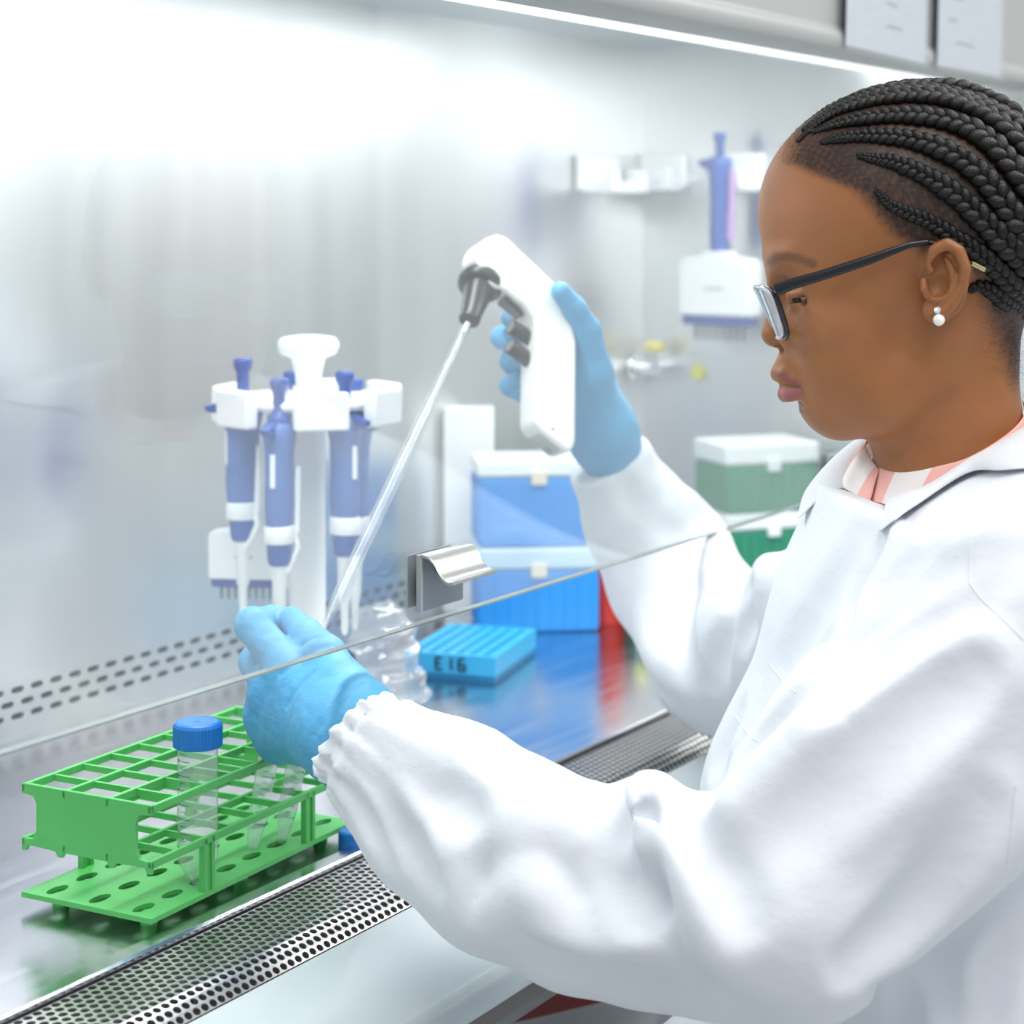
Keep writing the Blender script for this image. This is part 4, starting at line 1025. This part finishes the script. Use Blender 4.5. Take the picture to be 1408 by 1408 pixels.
# ---- glasses
M['frame'] = mat('blue black acetate frame', (10,16,26), .28, 0, .02, 80, .1, 30, coat=.1)
M['crystal'] = clear('clear lens rim', (.96,.96,.98), 2.4, .05, .30, (.95,.95,.98))
M['lens'] = clear('spectacle lens', (.97,.97,.985), 1.8, .02, .10, (.95,.95,1.0))
M['gold'] = mat('pale gold metal', (196,186,140), .3, .9, .03, 100, .05, 30)
M['pearl'] = mat('pearl', (250,246,238), .18, 0, .01, 60, .02, 20, coat=.6)
M['gem'] = mat('cut crystal', (236,240,250), .05, .4, .01, 60, .05, 60, coat=1)
gl = tag(empty('glasses'), None, None); gl.parent = person; gl.location = unloc([(1065,400,0)])[0]-BASE
def GW(mb, name, m, **k): return mb.build(name, m, gl, 'world', **k)
for sg_ in (1, -1):
    Hs = lambda x, y, s: H(x+(0 if sg_ > 0 else 3), y, s*sg_)
    TO, TI, BI, BO = Hs(1064,396,126), Hs(1045,394,18), Hs(1077,463,26), Hs(1086,465,96)
    def lp(a, b, fwd):                         # a: outer..inner, b: top..bottom on the lens face
        p = (TO*(1-a)+TI*a)*(1-b)+(BO*(1-a)+BI*a)*b
        return p+np.array([-fwd-10*math.sin(a*math.pi)*.6, 0, 0])
    loop = []
    for k in range(40):
        an = 2*math.pi*k/40; c, s_ = math.cos(an), math.sin(an); e = .45
        loop.append((.5-.5*math.copysign(abs(c)**e, c), .5+.5*math.copysign(abs(s_)**e, s_)))
    rim = unloc([lp(a, b, 0) for a, b in loop]); mb = MB(); mb.tube(list(rim)+[rim[0], rim[1]], 3.6/S0, 8, False, flat=1.0); GW(mb, 'rim', M['frame'])
    crim = unloc([lp(a, b, 7) for a, b in loop]); mb = MB(); mb.tube(list(crim)+[crim[0], crim[1]], 3.0/S0, 8, False); GW(mb, 'rim_front', M['crystal'])
    mb = MB(); n = 12
    rowsf = [[unloc([lp(.03+.94*i/n, .03+.94*j/n, 8)])[0] for i in range(n+1)] for j in range(n+1)]
    rowsb = [[p+R*(5/S0) for p in r_] for r_ in rowsf]
    mb.grid(rowsf); mb.grid(rowsb); GW(mb, 'lens', M['lens'], fix=False)
    # hinge block and temple arm
    ta = unloc([Hs(1066,399,129), Hs(1090,390,133), Hs(1122,381,138), Hs(1160,369,143), Hs(1193,358,147), Hs(1225,346,150), Hs(1250,337,152), Hs(1276,333,152)])
    mb = MB(); mb.tube(ta, [x/S0 for x in (8.5,7.5,6.8,6.6,6.2,5.2,4.0,3.4)], 10, True, flat=.42, up=UP); GW(mb, 'temple_arm', M['frame'])
    tb = unloc([Hs(1276,333,152), Hs(1300,340,150), Hs(1330,360,146), Hs(1338,363,146)]); mb = MB(); mb.tube(tb, [3.4/S0]*4, 8, True); GW(mb, 'ear_tip', M['frame'])
    mb = MB(); mb.tube(unloc([Hs(1336,362,147), Hs(1354,371,146)]), [3.6/S0]*2, 8); GW(mb, 'tip_sleeve', M['gold'])
    mb = MB(); mb.tube(unloc([Hs(1354,371,146), Hs(1357,372.5,146)]), [3.2/S0]*2, 8); GW(mb, 'tip_end', M['frame'])
mb = MB(); mb.tube(unloc([H(1042,400,18), H(1040,398,0), H(1046,400,-18)]), [4/S0]*3, 8); GW(mb, 'bridge', M['frame'])
# ---- earring
er = empty('earring'); er.parent = person; er.location = unloc([H(1290,434,160)])[0]-BASE
v_, f_ = ball(20, 14); mb = MB(); c = unloc([H(1291,440,162)])[0]; mb.add([c+x*7.8/S0 for x in v_], f_, 0, True); mb.build('pearl', M['pearl'], er, 'world')
v_, f_ = ball(8, 4); mb = MB(); c = unloc([H(1289.5,427,160)])[0]; mb.add([c+x*5.2/S0 for x in v_], f_, 0, False); mb.build('gemstone', M['gem'], er, 'world')
mb = MB(); mb.tube(unloc([H(1290,431,160), H(1290.5,434,161)]), [3/S0]*2, 8); mb.build('setting', M['frame'], er, 'world')
# ================================================================== the lab coat
M['coat'] = mat('white cotton coat', (226,230,236), .85, 0, .10, 1400, .015, 20, sheen=.15, spec=.25)
nt = M['coat'].node_tree; b1_ = [n for n in nt.nodes if n.type == 'BUMP'][0]; n2 = nt.nodes.new('ShaderNodeTexNoise'); n2.inputs['Scale'].default_value = 22; n2.inputs['Detail'].default_value = 5
b2_ = nt.nodes.new('ShaderNodeBump'); b2_.inputs['Strength'].default_value = .30; b2_.inputs['Distance'].default_value = .010
tc = nt.nodes.new('ShaderNodeTexCoord'); mp = nt.nodes.new('ShaderNodeMapping'); mp.inputs['Rotation'].default_value = (0, .7, TH); mp.inputs['Scale'].default_value = (.45,1,1.2)
nt.links.new(tc.outputs['Object'], mp.inputs[0]); nt.links.new(mp.outputs[0], n2.inputs['Vector']); nt.links.new(n2.outputs[0], b2_.inputs['Height']); nt.links.new(b2_.outputs[0], b1_.inputs['Normal'])
M['shirt'] = mat('pink striped shirt', (240,236,234), .85, 0, .1, 900, .0, 20, spec=.2)
def flat_depth(p, c, k):
    q = (p-c) @ V; return p-np.outer(q*(1-1/k), V)
TOR = [P(1358,715,1.37), P(1300,880,1.37), P(1212,1125,1.38), P(1268,1330,1.39), P(1300,1500,1.40)]
slp, slr_ = chain_w(SLL); srp, srr = chain_w(SLR)
CUFL = P(482,1010,1.334); CUFLn = (P(487,1016,1.333)-P(560,1095,1.308)); CUFLn /= np.linalg.norm(CUFLn)
CUFR = P(836,632,1.87); CUFRn = (P(838,634,1.87)-P(880,712,1.885)); CUFRn /= np.linalg.norm(CUFRn)
def f_coat_base(p):
    q = flat_depth(p, TOR[1], 1.38)
    tq = [np.array(t)-V*((t-TOR[1]) @ V)*(1-1/1.38) for t in TOR]
    d = f_chain(q, tq, [.104,.117,.121,.135,.150], .02)
    d = smin(d, f_chain(p, [P(1345,705,1.37), P(1395,850,1.225)], [.070,.078]), .06)
    d = smin(d, f_chain(p, [P(1330,700,1.38), P(1262,800,1.55)], [.070,.076]), .06)
    d = smin(d, f_chain(p, [TOR[4], (HIPL+KNL)/2+np.array([0,0,.01]), KNL], [.13,.098,.082]), .06)
    d = smin(d, f_chain(p, [TOR[4], (HIPR+KNR)/2+np.array([0,0,.01]), KNR], [.13,.098,.082]), .06)
    L_ = f_chain(p, slp, slr_, .012); L_ = smax(L_, (p-CUFL) @ CUFLn, .004)
    d = smin(d, L_, .022)
    Rr = f_chain(p, srp, srr, .012); Rr = smax(Rr, (p-CUFR) @ CUFRn, .004)
    d = smin(d, Rr, .018)
    return d
# folds read off the photograph: (kind, pixel polyline, radius, height, blend)
FOLDS = [
 # forearm
 ('r', [(885,1082),(893,1120),(905,1165)], .020, .012, .020),
 ('r', [(838,1120),(850,1150),(868,1185)], .016, .005, .020),
 ('v', [(826,1098),(836,1130),(842,1165)], .018, .008, .016),
 ('v', [(668,1236),(690,1200),(714,1178),(740,1178),(766,1210),(786,1258)], .020, .011, .016),
 ('r', [(618,1180),(640,1250),(668,1270),(706,1235),(735,1232),(770,1278),(812,1312),(850,1316),(884,1288),(905,1250)], .020, .008, .018),
 ('r', [(640,1060),(690,1100),(720,1130),(760,1120),(800,1130)], .028, .007, .025),
 ('v', [(826,1192),(850,1205),(872,1245)], .016, .006, .014),
 ('v', [(902,1245),(916,1222),(930,1214),(946,1232),(958,1275)], .018, .010, .015),
 ('v', [(905,1130),(914,1152),(926,1150),(934,1122)], .010, .006, .010),
 ('r', [(938,1108),(950,1160),(968,1230),(990,1295),(1015,1310),(1040,1285)], .022, .009, .018),
 ('v', [(955,1112),(985,1165),(1010,1215),(1030,1250)], .016, .007, .016),
 ('v', [(585,1040),(600,1085),(640,1120)], .016, .005, .016),
 ('r', [(520,990),(560,1010),(610,1035)], .018, .005, .018),
 ('v', [(515,1090),(550,1150),(590,1210)], .014, .006, .012),
 ('v', [(470,1075),(500,1130),(530,1185)], .010, .005, .010),
 ('v', [(760,1320),(840,1345),(930,1360)], .018, .005, .02),
 # upper sleeve
 ('v', [(1262,800),(1200,845),(1150,892),(1128,935)], .016, .008, .012),
 ('v', [(1335,862),(1250,885),(1160,930),(1075,1000),(1010,1050),(965,1098)], .020, .013, .014),
 ('r', [(1330,895),(1250,925),(1170,975),(1090,1040),(1020,1090)], .030, .006, .02),
 ('v', [(1375,990),(1320,1080),(1250,1180),(1182,1260),(1092,1345)], .022, .007, .018),
 ('r', [(1360,930),(1280,1030),(1200,1140)], .030, .005, .025),
 ('v', [(1300,960),(1200,1050),(1100,1130),(1030,1170)], .022, .004, .022),
 ('v', [(1408,1225),(1340,1268),(1290,1305),(1200,1352)], .018, .012, .012),
 ('v', [(1290,1310),(1300,1360),(1310,1408)], .012, .007, .010),
 ('v', [(1400,1280),(1370,1340),(1350,1408)], .014, .006, .012),
 ('v', [(1240,1345),(1245,1380),(1250,1408)], .010, .006, .010),
 ('r', [(1120,1330),(1200,1290),(1290,1230),(1380,1150)], .035, .006, .03),
 ('v', [(1395,765),(1310,830),(1215,900),(1150,960)], .018, .004, .016),
 ('v', [(1335,925),(1235,1000),(1130,1095)], .018, .004, .016),
 ('v', [(1345,1110),(1260,1230),(1170,1320)], .018, .005, .016),
 # front of the coat
 ('v', [(1205,700),(1195,760),(1150,860),(1120,905)], .014, .006, .010),
 ('v', [(1180,740),(1130,830),(1080,910)], .018, .003, .02),
 ('v', [(1290,735),(1230,790),(1180,840)], .016, .004, .014),
 ('v', [(1350,760),(1270,790),(1215,830)], .016, .004, .014),
 ('v', [(1010,985),(985,1040),(972,1095)], .016, .004, .014),
 # far sleeve
 ('v', [(1012,790),(1000,840),(985,890),(978,940)], .016, .010, .012),
 ('v', [(1060,790),(1040,830),(1020,880)], .012, .008, .010),
 ('r', [(1042,790),(1062,785),(1050,830)], .014, .008, .012),
 ('v', [(958,770),(940,830),(935,880),(950,930)], .016, .008, .014),
 ('v', [(900,690),(880,730),(850,770)], .016, .004, .016),
 ('r', [(965,690),(990,735),(985,780)], .018, .006, .018),
 ('v', [(855,655),(880,700),(930,735)], .014, .004, .014),
 ('r', [(880,860),(900,900),(940,945)], .018, .004, .018),
]
def build_folds():
    out = []
    for kd, pl_, r_, h_, k in FOLDS:
        h_ = min(h_*1.7, r_*.95); k = k*.75
        dr = (1.55, 2.0) if ('far' in kd) else (1.0, 1.6)
        dr = (1.55, 2.05) if all(q[0] < 1070 and q[1] < 960 for q in pl_) else (1.0, 1.6)
        px_ = catmull([np.array([*q, 0.]) for q in pl_], 5)
        pts = np.array([hit(f_coat_base, q[0], q[1], dr[0], dr[1], .004) for q in px_])
        if len(pts) > 4:
            for _ in range(2): pts[1:-1] = (pts[:-2]+2*pts[1:-1]+pts[2:])/4
        n = grad(f_coat_base, pts, .003)
        t = np.linspace(0, 1, len(pts)); env = np.sin(np.clip(t, .03, .97)*math.pi)**.5
        if kd == 'r': c = pts-n*(r_-h_*env)[:, None]
        else: c = pts+n*(r_-h_*env)[:, None]
        out.append((kd, c, np.full(len(pts), r_), k))
    return out
FL = build_folds()
axl = slp[8]-slp[10]; axl /= np.linalg.norm(axl); fl_x = frame_z(axl, V)
def f_coat(p):
    d = f_coat_base(p)
    for kd, c, r_, k in FL: d = add_local(p, d, c, r_, k, kd == 'v')
    # gathers round the elastic cuff
    q = (p-CUFL) @ fl_x; t = q[:, 2]; m = (t > -.02) & (t < .12) & (np.hypot(q[:, 0], q[:, 1]) < .09)
    if m.any():
        an = np.arctan2(q[m, 1], q[m, 0]); tt = t[m]
        amp = .0030*np.exp(-(tt/.040)**2)
        rip = np.sin(17*an+1.3*np.sin(3*an)+tt*30)+.5*np.sin(29*an+2*np.sin(2*an))
        band = .0022*np.exp(-((tt-.004)/.004)**2)-.0026*np.exp(-((tt-.013)/.004)**2)+.0012*np.exp(-((tt-.022)/.005)**2)
        d = d.copy(); d[m] -= amp*rip*.7+band
    d = d-.0011*wob(p, 26, 10, 1)-.0006*wob(p, 60, 10, 2)
    # opening for the neck
    h = loc(p); m = (h[:, 1] < 760) & (h[:, 0] > 1050)
    if m.any():
        hm = h[m]; wc_ = np.interp(hm[:, 0], [1060,1100,1133,1207,1258,1303,1360,1440,1600], [720,690,668,686,658,632,602,566,520])
        wc_ = wc_ + np.where(hm[:, 2] < 0, np.interp(-hm[:, 2], [0,60,400], [0,0,60]), 0)
        d = d.copy(); d[m] = smax(d[m], (wc_-hm[:, 1])/S0*.85, .006)
        nk = (np.hypot(hm[:, 0]-np.interp(hm[:, 1], [560,760], [1304,1318]), hm[:, 2])-np.interp(hm[:, 1], [560,700,760], [112,120,130]))/S0
        d[m] = smax(d[m], -nk, .006)
    return d
allp = np.array(slp+srp+TOR+[KNL, KNR])
cv, cq = polygonize(f_coat, allp.min(0)-.20, allp.max(0)+.20, .0030, 1.25)
cv = relax(cv, cq, 2)
me = np_mesh('lab_coat', cv-BASE, cq); o = link_mesh('lab_coat', me, M['coat'], person); o['label'] = 'white cotton lab coat with gathered cuffs'
coat = o
# stitched seams on the coat
def seam(pl_, dr=(1.0, 1.6), r_=.0006):
    px_ = catmull([np.array([*q, 0.]) for q in pl_], 6)
    pts = np.array([hit(f_coat, q[0], q[1], dr[0], dr[1], .002) for q in px_]); 
    for _ in range(2): pts[1:-1] = (pts[:-2]+2*pts[1:-1]+pts[2:])/4
    mb = MB(); mb.tube(pts, r_, 6); mb.build('seam', M['coat'], coat, 'world')
for s_ in ([(1333,802),(1352,826),(1380,852),(1407,880)], [(1060,915),(1075,935),(1094,952)], [(1012,985),(1025,1005),(1042,1020)], [(1340,700),(1335,760),(1333,802)], [(1396,1080),(1388,1160),(1378,1225)]): seam(s_)
# collars
def ring_pt(phi, r_, wpx, du=0):
    a = math.radians(phi); return unloc([(1306+du-r_*S0*math.cos(a), wpx, r_*S0*math.sin(a))])[0]
def sheet(rowsP, name, m, parent, th=.0018, sub=2):
    mb = MB(); mb.grid(rowsP); o = mb.build(name, m, parent, 'world', fix=False)
    s_ = o.modifiers.new('solid', 'SOLIDIFY'); s_.thickness = th; s_.offset = 0
    ss = o.modifiers.new('sub', 'SUBSURF'); ss.levels = sub; ss.render_levels = sub
    return o
def catrows(rows_, n=4):
    rows_ = [catmull(r_, n) for r_ in rows_]; return [list(r_) for r_ in rows_]
# shirt collar band round the neck
phis = [-70,-40,-15,0,15,30,50,70,90,110,135,160,185]
wt = np.interp(phis, [-70,-30,0,40,90,150,185], [596,612,638,642,616,566,545])
r1 = [ring_pt(f, .0505, a) for f, a in zip(phis, wt)]; r2 = [ring_pt(f, .0535, a+22) for f, a in zip(phis, wt)]; r3 = [ring_pt(f, .060, a+60) for f, a in zip(phis, wt)]
nt = M['shirt'].node_tree; b = nt.nodes['Principled BSDF']
tc = nt.nodes.new('ShaderNodeTexCoord'); wv = nt.nodes.new('ShaderNodeTexWave'); wv.wave_type = 'BANDS'; wv.bands_direction = 'X'; wv.inputs['Scale'].default_value = 6.5; wv.inputs['Distortion'].default_value = .15
mp = nt.nodes.new('ShaderNodeMapping'); mp.inputs['Rotation'].default_value = (0, .5, TH-math.pi/2)
cr = nt.nodes.new('ShaderNodeValToRGB'); cr.color_ramp.interpolation = 'LINEAR'; cr.color_ramp.elements[0].position = .48; cr.color_ramp.elements[1].position = .54
cr.color_ramp.elements[0].color = (*lin((242,238,236)), 1); cr.color_ramp.elements[1].color = (*lin((246,188,180)), 1)
nt.links.new(tc.outputs['Object'], mp.inputs[0]); nt.links.new(mp.outputs[0], wv.inputs[0]); nt.links.new(wv.outputs[0], cr.inputs[0]); nt.links.new(cr.outputs[0], b.inputs['Base Color'])
shirt = sheet(catrows([r1, r2, r3]), 'shirt_collar', M['shirt'], person); shirt['label'] = 'pink and white striped shirt collar'
far = [[ring_pt(14, .0515, 642), ring_pt(-8, .0525, 632), ring_pt(-25, .058, 614), ring_pt(-45, .058, 598)], [ring_pt(16, .056, 655), ring_pt(-2, .060, 650), ring_pt(-14, .066, 640), ring_pt(-40, .070, 630)], [ring_pt(18, .061, 690), ring_pt(4, .066, 680), ring_pt(-10, .074, 672), ring_pt(-38, .080, 665)]]
sheet(catrows(far), 'shirt_collar', M['shirt'], person)
# near coat collar: from the neck edge down onto the shoulder
ins = [(34,675),(50,664),(66,650),(88,619),(112,592),(140,568),(170,550)]
top = [ring_pt(a, .0605, b_) for a, b_ in ins]
stand = [ring_pt(a, .0585, b_+26) for a, b_ in ins]
outp = [(1211,738),(1234,722),(1264,702),(1334,657),(1380,655),(1425,652),(1480,645)]
def oncoat(px, py, lift=.0035):
    p = hit(f_coat, px, py, 1.05, 1.6, .003); return p+grad(f_coat, p, .003)[0]*lift
outw = [oncoat(*q) for q in outp]
mid = [(t*.5+o_*.5)+(-V*.010+UP*.004) for t, o_ in zip(top, outw)]
roll = [t-V*.005+UP*.002+(o_-t)*.10 for t, o_ in zip(top, outw)]
col = sheet(catrows([stand, top, roll, mid, outw], 4), 'coat_collar', M['coat'], coat, .0022)
# far coat collar behind the throat
fi = [(-5,668),(-30,632),(-55,602),(-80,580)]
topf = [ring_pt(a, .068, b_) for a, b_ in fi]; outf = [ring_pt(a, .105, b_+56) for a, b_ in fi]; midf = [(a+b_)/2+UP*.008 for a, b_ in zip(topf, outf)]; stf = [ring_pt(a, .064, b_+26) for a, b_ in fi]
sheet(catrows([stf, topf, midf, outf], 4), 'coat_collar', M['coat'], coat, .0022)
# trousers under the coat and shoes
M['trouser'] = mat('dark trousers', (46,56,70), .8, 0, .15, 400, .08, 30)
M['shoe'] = mat('black shoe leather', (24,24,26), .4, 0, .08, 200, .05, 20)
for K, T_, Hh in ((KNL, FTL, HIPL), (KNR, FTR, HIPR)):
    mb = MB(); mb.tube([Hh, K+np.array([0,.0,.0]), K+(T_-K)*.15, T_], [.085,.066,.062,.048], 20); mb.build('trouser_leg', M['trouser'], person, 'world')
    sh = np.array([T_[0], T_[1], 0]); mb = MB()
    mb.tube([sh+np.array([0,-.06,.035]), sh+np.array([0,-.02,.042]), sh+np.array([0,.06,.038]), sh+np.array([0,.13,.026]), sh+np.array([0,.17,.022])], [.030,.040,.040,.034,.018], 16, True, flat=1.0, up=UP); mb.build('shoe', M['shoe'], person, 'world')
stl = tag(empty('lab_stool', (HIP[0], HIP[1], 0)), 'grey lab stool under the seated person', 'stool')
zs = HIP[2]-.16
mb = MB(); mb.lathe([(.17,zs-.06),(.185,zs-.05),(.185,zs-.012),(.17,zs)], n=32); mb.build('seat', M['shoe'], stl)
mb = MB(); mb.lathe([(.022,.08),(.022,zs-.06)], n=16); mb.build('column', M['steel_tube'], stl)
for k in range(5):
    a = k*2*math.pi/5; mb = MB(); mb.tube([(0,0,.09),(.27*math.cos(a),.27*math.sin(a),.055)], [.02,.014], 10); mb.lathe([(.02,0),(.024,.02),(.02,.045)], (.27*math.cos(a),.27*math.sin(a),0), 12); mb.build('leg', M['steel_tube'], stl)
# ================================================================== pipette controller and serological pipette
def onplane(px, py, o, n):
    r_ = ray(px, py); return CAM+r_*(((o-CAM) @ n)/(r_ @ n))
a_ = math.radians(25); EX = (V*math.cos(a_)-R*math.sin(a_))*.963-UP*.27; TK = .034
O_ = P(745, 480, 1.775)
near_poly = [(653,352),(660,336),(670,327),(684,322),(697,326),(764,389),(783,425),(793,470),(792,606),(788,618),(780,622),(741,590),(735,580),(737,452),(733,434),(722,420),(694,398),(672,392)]
pc_root = tag(empty('pipette_controller', P(745,620,1.775)), 'white pipette controller with black nozzle held in the gloved right hand', 'pipette controller')
A3 = [onplane(x, y, O_, EX) for x, y in near_poly]
mb = MB(); n = len(A3); B3 = [p+EX*TK for p in A3]
mb.add(A3+B3, [tuple(range(n)), tuple(range(2*n-1, n-1, -1))]+[(i, n+i, n+(i+1) % n, (i+1) % n) for i in range(n)])
mb.build('handle_body', M['white_warm'], pc_root, 'world', bevel=.004, seg=4)
c1 = onplane(672,380,O_,EX)+EX*TK*.5; NZ = P(645,441,1.752); ax = NZ-c1; Ln = np.linalg.norm(ax); R3 = frame_z(-ax)
mb = MB(); mb.lathe([(.0170,-.005),(.0200,-.004),(.0206,.002),(.0185,.007),(.013,.011)], c1+ax/Ln*.004, 32, rot=R3); mb.build('nozzle_collar', M['black'], pc_root, 'world')
mb = MB(); mb.lathe([(.0092,0),(.0098,.003),(.0092,.005),(.0128,Ln*.62),(.0150,Ln*.95)], NZ, 28, rot=R3); mb.build('nozzle_cone', M['black'], pc_root, 'world')
def blk(px, py, w_, h_, dd, ang, name, m, off=.5, rnd_=False):
    c = onplane(px, py, O_, EX)+EX*TK*off; t = R*math.cos(a_)+V*math.sin(a_)
    u = t*math.cos(ang)-UP*math.sin(ang); v_ = np.cross(EX, u); R4 = np.stack([u, v_, EX], 1)
    mb = MB()
    if rnd_: mb.lathe([(h_*.42,-w_/2),(h_*.5,-w_/2+.0015),(h_*.5,w_/2)], c, 20, rot=frame_z(u))
    else: mb.box(c, (w_, h_, dd), R4)
    mb.build(name, m, pc_root, 'world', bevel=0 if rnd_ else .0012)
blk(714, 416, .024, .008, .016, math.radians(38), 'speed_switch', M['dark_btn'], .5)
blk(727, 452, .024, .0145, 0, math.radians(30), 'trigger_button', M['dark_btn'], .5, True)
blk(725, 480, .024, .0145, 0, math.radians(36), 'trigger_button', M['dark_btn'], .5, True)
pb = [onplane(x, y, O_, EX) for x, y in ((741,593),(777,621))]
ctr = (pb[0]+pb[1])/2+EX*TK*.5; u = pb[1]-pb[0]; lu = np.linalg.norm(u); u /= lu; v_ = np.cross(EX, u)
mb = MB(); mb.box(ctr, (lu*.82, .003, TK*.62), np.stack([u, v_, EX], 1)); mb.build('battery_cover', M['paint_grey'], pc_root, 'world', bevel=.0006)
mb = MB(); mb.box(ctr+u*lu*.2, (lu*.22, .004, TK*.2), np.stack([u, v_, EX], 1)); mb.build('charging_port', M['handle_grey'], pc_root, 'world')
mb = MB(); q = onplane(760,590,O_,EX); mb.lathe([(.0012,-.0006),(.0012,.0006)], q, 10, rot=frame_z(EX)); mb.build('screw', M['handle_grey'], pc_root, 'world')
TIP = P(444, 866, 1.50); ax = TIP-NZ; Lp = np.linalg.norm(ax); R3 = frame_z(ax, -V)
sp_root = tag(empty('serological_pipette', TIP), 'long clear serological pipette pointing down to the left glove', 'pipette')
mb = MB(); mb.lathe([(.0042,-.018),(.0042,.10),(.0046,.105),(.0056,.112),(.0056,Lp-.035),(.0045,Lp-.025),(.0016,Lp-.002),(.0012,Lp)], NZ, 24, rot=R3)
mb.f = [f for f in mb.f if len(f) < 10]; mb.mi = mb.mi[:len(mb.f)]; mb.sm = [True]*len(mb.f); mb.build('pipette_tube', M['pipclear'], sp_root, 'world')
mb = MB(); mb.lathe([(.0026,.0),(.0028,.10),(.0040,.112),(.0040,Lp-.036),(.0030,Lp-.026),(.0009,Lp-.004)], NZ, 20, rot=R3)
mb.f = [f for f in mb.f if len(f) < 10]; mb.mi = mb.mi[:len(mb.f)]; mb.sm = [True]*len(mb.f); mb.build('bore', M['pipclear'], sp_root, 'world')
mb = MB(); mb.lathe([(.0026,.0),(.0026,.012)], NZ+ax/Lp*.004, 16, rot=R3); mb.build('cotton_plug', M['powder'], sp_root, 'world')
mb = MB()
for i in range(32):
    z = .12+i*(Lp-.17)/32; l = .9 if i % 4 == 0 else .5; rr = .00575
    seg_ = [NZ+R3 @ np.array([rr*math.cos(1.0+l*q/4), rr*math.sin(1.0+l*q/4), z]) for q in range(5)]; dz = ax/Lp*.0002
    mb.grid([[p-dz for p in seg_], [p+dz for p in seg_]])
mb.build('printed_scale', M['ink'], sp_root, 'world', fix=False)

# ================================================================== gloved hands
M['glove'] = mat('blue nitrile glove', (82,160,204), .45, 0, .35, 90, .05, 40, (1,1,2.2), sss=.06, spec=.4)
def chain_f(pts): return [P(a, b, c) for a, b, c, _ in pts], [x[3] for x in pts]
LH = {
 'index': [(402,924,1.405,.0145),(347,860,1.428,.0126),(374,852,1.452,.0100),(402,855,1.462,.0088)],
 'thumb': [(470,950,1.375,.0200),(447,903,1.398,.0150),(420,873,1.425,.0118),(401,853,1.443,.0098)],
 'middle': [(378,950,1.420,.0150),(352,910,1.452,.0120),(380,892,1.482,.0098),(408,897,1.492,.0082)],
 'ring': [(370,985,1.428,.0145),(366,952,1.462,.0115),(390,932,1.494,.0095),(412,940,1.498,.0080)],
 'pinky': [(384,1018,1.422,.0135),(376,994,1.454,.0105),(396,975,1.484,.0088),(416,982,1.490,.0075)]}
RH = {
 'thumb': [(812,512,1.822,.0200),(806,455,1.806,.0140),(790,425,1.795,.0112),(771,401,1.786,.0090)],
 'index': [(800,470,1.862,.0150),(738,445,1.872,.0100),(703,438,1.846,.0088),(712,442,1.826,.0080)],
 'middle': [(800,492,1.866,.0150),(735,474,1.882,.0110),(691,464,1.862,.0105),(706,474,1.836,.0090)],
 'ring': [(800,522,1.866,.0150),(742,512,1.882,.0105),(702,497,1.860,.0098),(719,495,1.832,.0085)],
 'pinky': [(800,556,1.862,.0145),(748,556,1.880,.0100),(702,530,1.862,.0100),(712,523,1.840,.0085)]}
def f_hand(p, fingers, wrist, cuff, wr, wc):
    pts = {k: chain_f(v) for k, v in fingers.items()}; d = None
    palm = None
    for k, (q, r_) in pts.items():
        if k == 'thumb': e = f_cone(p, wrist, q[0], wr*.95, r_[0])
        else: e = f_cone(p, wrist, q[0], wr*.92, r_[0]*1.08)
        palm = e if palm is None else smin(palm, e, .018)
    ks = [k for k in pts if k != 'thumb']
    for a, b in zip(ks[:-1], ks[1:]): palm = smin(palm, f_cone(p, pts[a][0][0], pts[b][0][0], pts[a][1][0], pts[b][1][0]), .010)
    palm = smin(palm, f_cone(p, wrist, cuff, wr, wc), .03)
    fg = None
    for k, (q, r_) in pts.items():
        e = f_chain(p, q, r_, .004); fg = e if fg is None else smin(fg, e, .0025)
    d = smin(palm, fg, .007)
    return d
CRE = [[(417,903),(402,915),(385,927)], [(470,945),(455,965),(440,992),(432,1012)], [(508,965),(478,985),(458,1002),(446,1025)], [(520,985),(490,1005),(470,1030)], [(430,925),(410,945),(395,970)], [(452,890),(438,892),(426,898)], [(436,876),(424,880),(414,888)], [(500,940),(475,955),(450,985),(440,1000)], [(470,1035),(455,1048),(442,1056)]]
f_lh0 = lambda p: f_hand(p, LH, P(486,1010,1.350), P(546,1066,1.314), .0262, .020)
CREP = []
for c_ in CRE:
    pts_ = np.array([hit(f_lh0, q[0], q[1], 1.25, 1.5, .002) for q in catmull([np.array([*q, 0.]) for q in c_], 4)]); CREP.append(pts_+grad(f_lh0, pts_)*.0014)
def creases(p, d):
    for c_ in CREP: d = add_local(p, d, c_, np.full(len(c_), .0024), .0022, True)
    return d
f_lh = lambda p: creases(p, f_hand(p, LH, P(486,1010,1.350), P(546,1066,1.314), .0262, .020)-.00012*wob(p, 420, 10, 3, (1,1,1.8))-.0003*wob(p, 130, 8, 1))
f_rh = lambda p: f_hand(p, RH, P(830,598,1.855), P(862,685,1.875), .0225, .018)-.00012*wob(p, 380, 10, 3, (1,1,1.8))
for f_, D_, nm, lb in ((f_lh, LH, 'glove', 'pale blue nitrile glove on the left hand'), (f_rh, RH, 'glove', 'pale blue nitrile glove on the right hand gripping the controller')):
    pts = np.array([P(a, b, c) for v in D_.values() for a, b, c, _ in v]+([P(546,1066,1.314)] if D_ is LH else [P(862,685,1.875)]))
    gv, gq = polygonize(f_, pts.min(0)-.045, pts.max(0)+.045, .0013, 1.2); gv = relax(gv, gq, 2)
    o = link_mesh(nm, np_mesh(nm, gv-BASE, gq), M['glove'], person); o['label'] = lb
